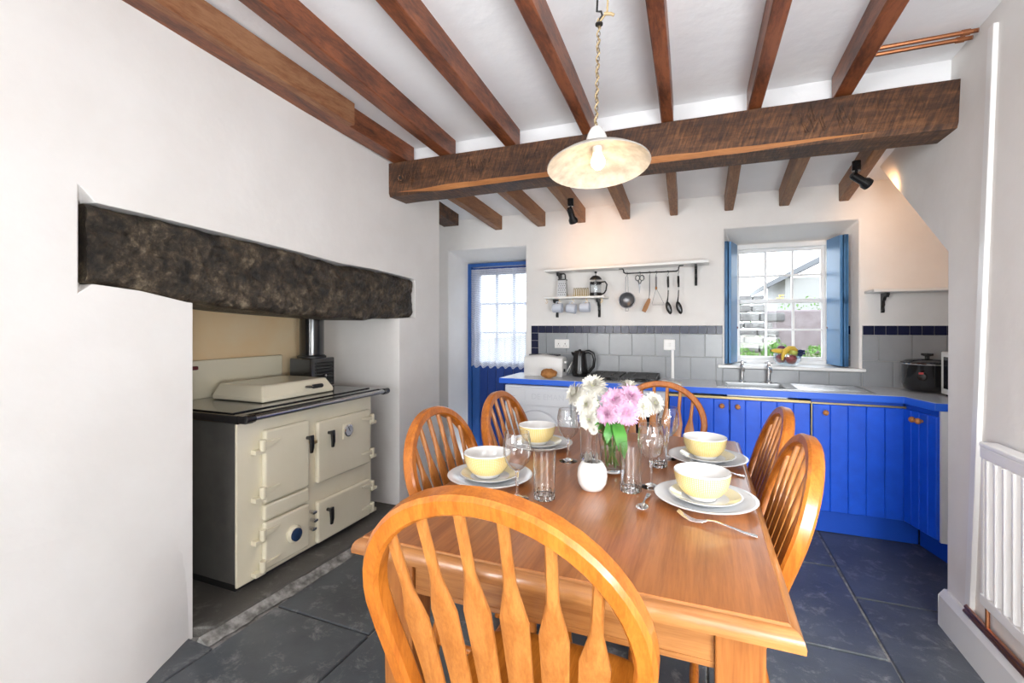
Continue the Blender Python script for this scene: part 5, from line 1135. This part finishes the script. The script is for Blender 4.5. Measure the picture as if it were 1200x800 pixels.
def leafy(pts, w_, par):
    mb = MB(); n = len(pts); P = [V(*p) for p in pts]; rows = []
    for i, p in enumerate(P):
        t = i/(n-1); t_ = (P[min(i+1, n-1)]-P[max(i-1, 0)]).normalized(); s = t_.cross(V(0.3, -1, 0.2)).normalized(); ww = w_*math.sin(PI*min(1, 0.12+0.88*t))**0.8 if t < 1 else 0.0005
        up = s.cross(t_); rows.append((p-s*ww+up*ww*0.25, p, p+s*ww+up*ww*0.25))
    for a, b in zip(rows, rows[1:]):
        for k in range(2): mb.quad(a[k], a[k+1], b[k+1], b[k])
    bmesh.ops.remove_doubles(mb.bm, verts=mb.bm.verts, dist=1e-5)
    o = mb.build('leaf', 'leaf', par, smooth=True, angle=90); return o
lf = root('foliage_sprig', (-0.28, 1.65, 0.87), 'bright green leaves hanging over the vase rim below the pink blooms', 'foliage')
leafy([(-0.275, 1.655, 0.945), (-0.265, 1.622, 0.935), (-0.252, 1.60, 0.905), (-0.243, 1.595, 0.865), (-0.24, 1.60, 0.83)], 0.022, lf)
leafy([(-0.280, 1.655, 0.945), (-0.290, 1.620, 0.932), (-0.296, 1.605, 0.905), (-0.297, 1.602, 0.875)], 0.018, lf)
for i in range(12):
    a = random.uniform(0, 2*PI); rr = 0.045; p0 = V(-0.295+0.02*math.cos(a), 1.70+0.02*math.sin(a), TT+random.uniform(0.09, 0.17)); d = V(math.cos(a), math.sin(a), 0)
    leafy([p0, p0+d*0.022+V(0, 0, 0.022), p0+d*0.042+V(0, 0, 0.030), p0+d*0.058+V(0, 0, 0.018)] if p0.z > TT+0.13 else [p0, p0+d*0.006+V(0, 0, 0.02), p0+d*0.010+V(0, 0, 0.035), p0+d*0.012+V(0, 0, 0.05)], 0.010, lf)

# ================================================================ PENDANT LAMP
LX, LY, LZ = -0.352, 1.722, 1.868
pl = root('pendant_lamp', (LX, LY, 2.42), 'lit white enamel pendant lamp hanging on a brass chain over the table', 'pendant lamp')
til = Euler((R(-7), R(-4.5), 0)).to_matrix(); ctr = V(LX, LY, LZ)
def lamp_part(nm, m, prof, seg=40, close=False):
    mb = MB(); mb.lathe(prof, seg, (0, 0, 0), close=close); bmesh.ops.rotate(mb.bm, verts=mb.bm.verts, cent=(0, 0, 0), matrix=til); bmesh.ops.translate(mb.bm, verts=mb.bm.verts, vec=ctr)
    return mb.build(nm, m, pl, smooth=True, angle=50)
sh = lamp_part('shade', 'lamp_outer', [(0.187, -0.002), (0.189, 0.0), (0.187, 0.004), (0.150, 0.030), (0.100, 0.056), (0.060, 0.072), (0.044, 0.080)])
lamp_part('shade_lining', 'lamp_inner', [(0.187, -0.002), (0.185, 0.001), (0.148, 0.027), (0.098, 0.053), (0.058, 0.069), (0.030, 0.074), (0.0, 0.076)])
lamp_part('gallery', 'lamp_white', [(0.044, 0.078), (0.046, 0.084), (0.040, 0.105), (0.032, 0.130), (0.021, 0.150), (0.010, 0.158), (0.0, 0.160)])
lamp_part('bulb_holder', 'lamp_white', [(0.018, 0.080), (0.018, 0.050), (0.0, 0.050)], 16)
lamp_part('bulb', 'bulb_glow', [(0.0, -0.012), (0.012, -0.009), (0.024, 0.004), (0.027, 0.018), (0.022, 0.034), (0.014, 0.050)], 20)
topc = ctr+til@V(0, 0, 0.158); hook = V(LX+0.003, LY, 2.412)
nl = 26; mbs = []
for i in range(nl):
    c = topc+(hook-topc)*((i+0.5)/nl); mb = MB(); a0 = (i % 2)*PI/2+0.3
    L_ = (hook-topc).length/nl*0.72
    mb.tube([c+V(math.cos(a0)*0.0055*math.cos(q*PI/6), math.sin(a0)*0.0055*math.cos(q*PI/6), L_*math.sin(q*PI/6)) for q in range(12)], 0.0013, 5, closed=True); mb.build('chain_link', 'chain_brass', pl)
mb = MB(); mb.tube([topc+(hook-topc)*t+V(0.006*math.cos(t*55), 0.006*math.sin(t*55), 0) for t in [k/60 for k in range(61)]], 0.0028, 6); mb.build('flex', 'flex_beige', pl, smooth=True)
zc = zf(LY)+JH
mb = MB(); mb.tube([hook+V(0, 0, -0.004), hook+V(0.012, 0, 0.010), hook+V(0.008, 0, 0.026), hook+V(-0.008, 0, 0.030), (LX, LY, zc)], 0.004, 8); mb.build('ceiling_hook', 'black_iron', pl)
mb = MB(); mb.tube([hook+V(0.004, 0, -0.01), hook+V(0.03, 0, 0.02), (LX+0.035, LY, 2.47), (LX+0.03, LY, zc)], 0.004, 8).tube([hook+V(0.02, -0.004, 0.012), hook+V(0.045, -0.004, 0.006), hook+V(0.055, 0, 0.0)], 0.006, 8); mb.build('flex_knot', 'flex_beige', pl, smooth=True)
mb = MB(); mb.lathe([(0.014, 0), (0.014, 0.006), (0.004, 0.010)], 14, hook+V(0, 0, -0.022)); mb.build('chain_cap', 'black_iron', pl)
ld = bpy.data.lights.new('pendant_bulb', 'POINT'); ld.energy = 0.7; ld.color = (1, 0.80, 0.55); ld.shadow_soft_size = 0.03
lo_ = bpy.data.objects.new('pendant_bulb', ld); COL.objects.link(lo_); lo_.location = ctr+til@V(0, 0, -0.045)

# ================================================================ SPOTLIGHTS
def spot(mount, head_dir, tgt, label, power):
    p = V(*mount); s = root('spotlight', tuple(p), label, 'spotlight', 'black ceiling spotlights')
    d = V(*head_dir).normalized()
    mb = MB(); mb.cyl(p+V(0, 0, 0.028), p+V(0, 0, -0.028), 0.022, seg=16); mb.build('mount', 'black_plastic', s, smooth=True)
    j = p+V(0, 0, -0.045); mb = MB(); mb.tube([p+V(0, 0, -0.02), j, j+d*0.02+V(0, 0, -0.012)], 0.008, 8); mb.build('arm', 'black_plastic', s)
    h0 = j+V(0, 0, -0.022)-d*0.035; q = d.to_track_quat('Z', 'Y').to_euler()
    mb = MB(); mb.lathe([(0, 0), (0.018, 0.004), (0.022, 0.02), (0.022, 0.075), (0.033, 0.095), (0.033, 0.118), (0.029, 0.118), (0.026, 0.098), (0, 0.096)], 20, h0, q); mb.build('head', 'black_plastic', s, smooth=True)
    mb = MB(); mb.lathe([(0.025, 0.100), (0, 0.101)], 16, h0, q, close=False); mb.build('lamp_face', 'spot_glow', s)
    l = bpy.data.lights.new('spot_lamp', 'SPOT'); l.energy = power; l.color = (1, 0.52, 0.22); l.spot_size = R(130); l.spot_blend = 1.0; l.shadow_soft_size = 0.025
    o = bpy.data.objects.new('spot_lamp', l); COL.objects.link(o); o.location = h0+d*0.128; o.rotation_euler = (V(*tgt)-o.location).to_track_quat('-Z', 'Y').to_euler()
spot((-0.870, 3.28, 2.165), (0.12, 0.6, -0.75), (-0.72, 3.85, 1.90), 'small black spotlight on the joist above the short shelf', 3.4)
spot((0.835, 3.26, 2.205), (0.75, 0.35, -0.45), (1.42, 3.85, 1.85), 'small black spotlight beside the stair slope', 5)

# ================================================================ RADIATOR AND PIPES
rd_ = root('radiator', (0.95, 1.7, 0.28), 'white ribbed panel radiator on the partition wall', 'radiator')
RY0, RY1 = 1.15, 2.185
MB().bb(0.938, 0.950, RY0, RY1, 0.285, 0.855).build('panel', 'radiator_white', rd_, bevel=0.006)
MB().bb(0.924, 0.975, RY0, RY1, 0.848, 0.866).build('top_grille', 'radiator_white', rd_, bevel=0.005)
MB().bb(0.926, 0.940, RY0, RY1, 0.285, 0.325).build('bottom_seam', 'radiator_white', rd_, bevel=0.005)
MB().bb(0.926, 0.940, RY0, RY1, 0.808, 0.850).build('top_seam', 'radiator_white', rd_, bevel=0.005)
MB().bb(0.930, 0.975, RY1-0.016, RY1+0.001, 0.285, 0.866).build('end_cover', 'radiator_white', rd_, bevel=0.004)
k = 0; y = RY1-0.03
while y > RY0+0.03:
    mb = MB(); mb.loft([[(0.941, y, zz_), (0.924, y-0.008, zz_), (0.924, y-0.024, zz_), (0.941, y-0.032, zz_)] for zz_ in (0.325, 0.808)]); mb.build('rib', 'radiator_white', rd_, bevel=0.003, seg=1); y -= 0.05
for y in (1.4, 2.0): MB().bb(0.955, 0.980, y-0.02, y+0.02, 0.4, 0.75).build('wall_bracket', 'radiator_white', rd_)
mb = MB(); mb.cyl((0.958, 2.205, 0.305), (0.958, 2.205, 0.385), 0.013, seg=12); mb.build('valve', 'plastic_white', rd_)
mb = MB(); mb.cyl((0.958, 2.17, 0.318), (0.958, 2.21, 0.318), 0.008, seg=8).cyl((0.958, 2.205, 0.318), (0.958, 2.205, 0.180), 0.007, seg=8); mb.build('tail_pipe', 'copper', rd_)
for dx, z, y1 in ((0.0, 0.166, 2.36), (0.0, 0.187, 2.35)):
    mb = MB(); mb.tube([(0.957, -0.5, z), (0.957, y1, z), (0.972, y1+0.012, z)], 0.0075, 8); tag(mb.build('heating_pipe', 'copper', origin=(0.957, 1.0, z), smooth=True), ('copper heating pipe lying on the baseboard top' if z < 0.17 else 'upper copper heating pipe running below the radiator'), 'pipe')
for y, z, lb in ((2.500, 2.468, 'copper pipe under the ceiling nearest the beam'), (2.455, 2.472, 'copper pipe under the ceiling beside the beam pipe')):
    mb = MB(); mb.tube([(0.655, y, z), (1.02, y, z), (1.035, y-0.01, z-0.004)], 0.009, 8); mb.cyl((0.985, y, z), (1.012, y, z), 0.012, seg=10); tag(mb.build('ceiling_pipe', 'copper', origin=(0.84, y, z), smooth=True), lb, 'pipe', 'copper ceiling pipes')

for o in bpy.data.objects:
    for k in ('_w', '_o'):
        if k in o: del o[k]
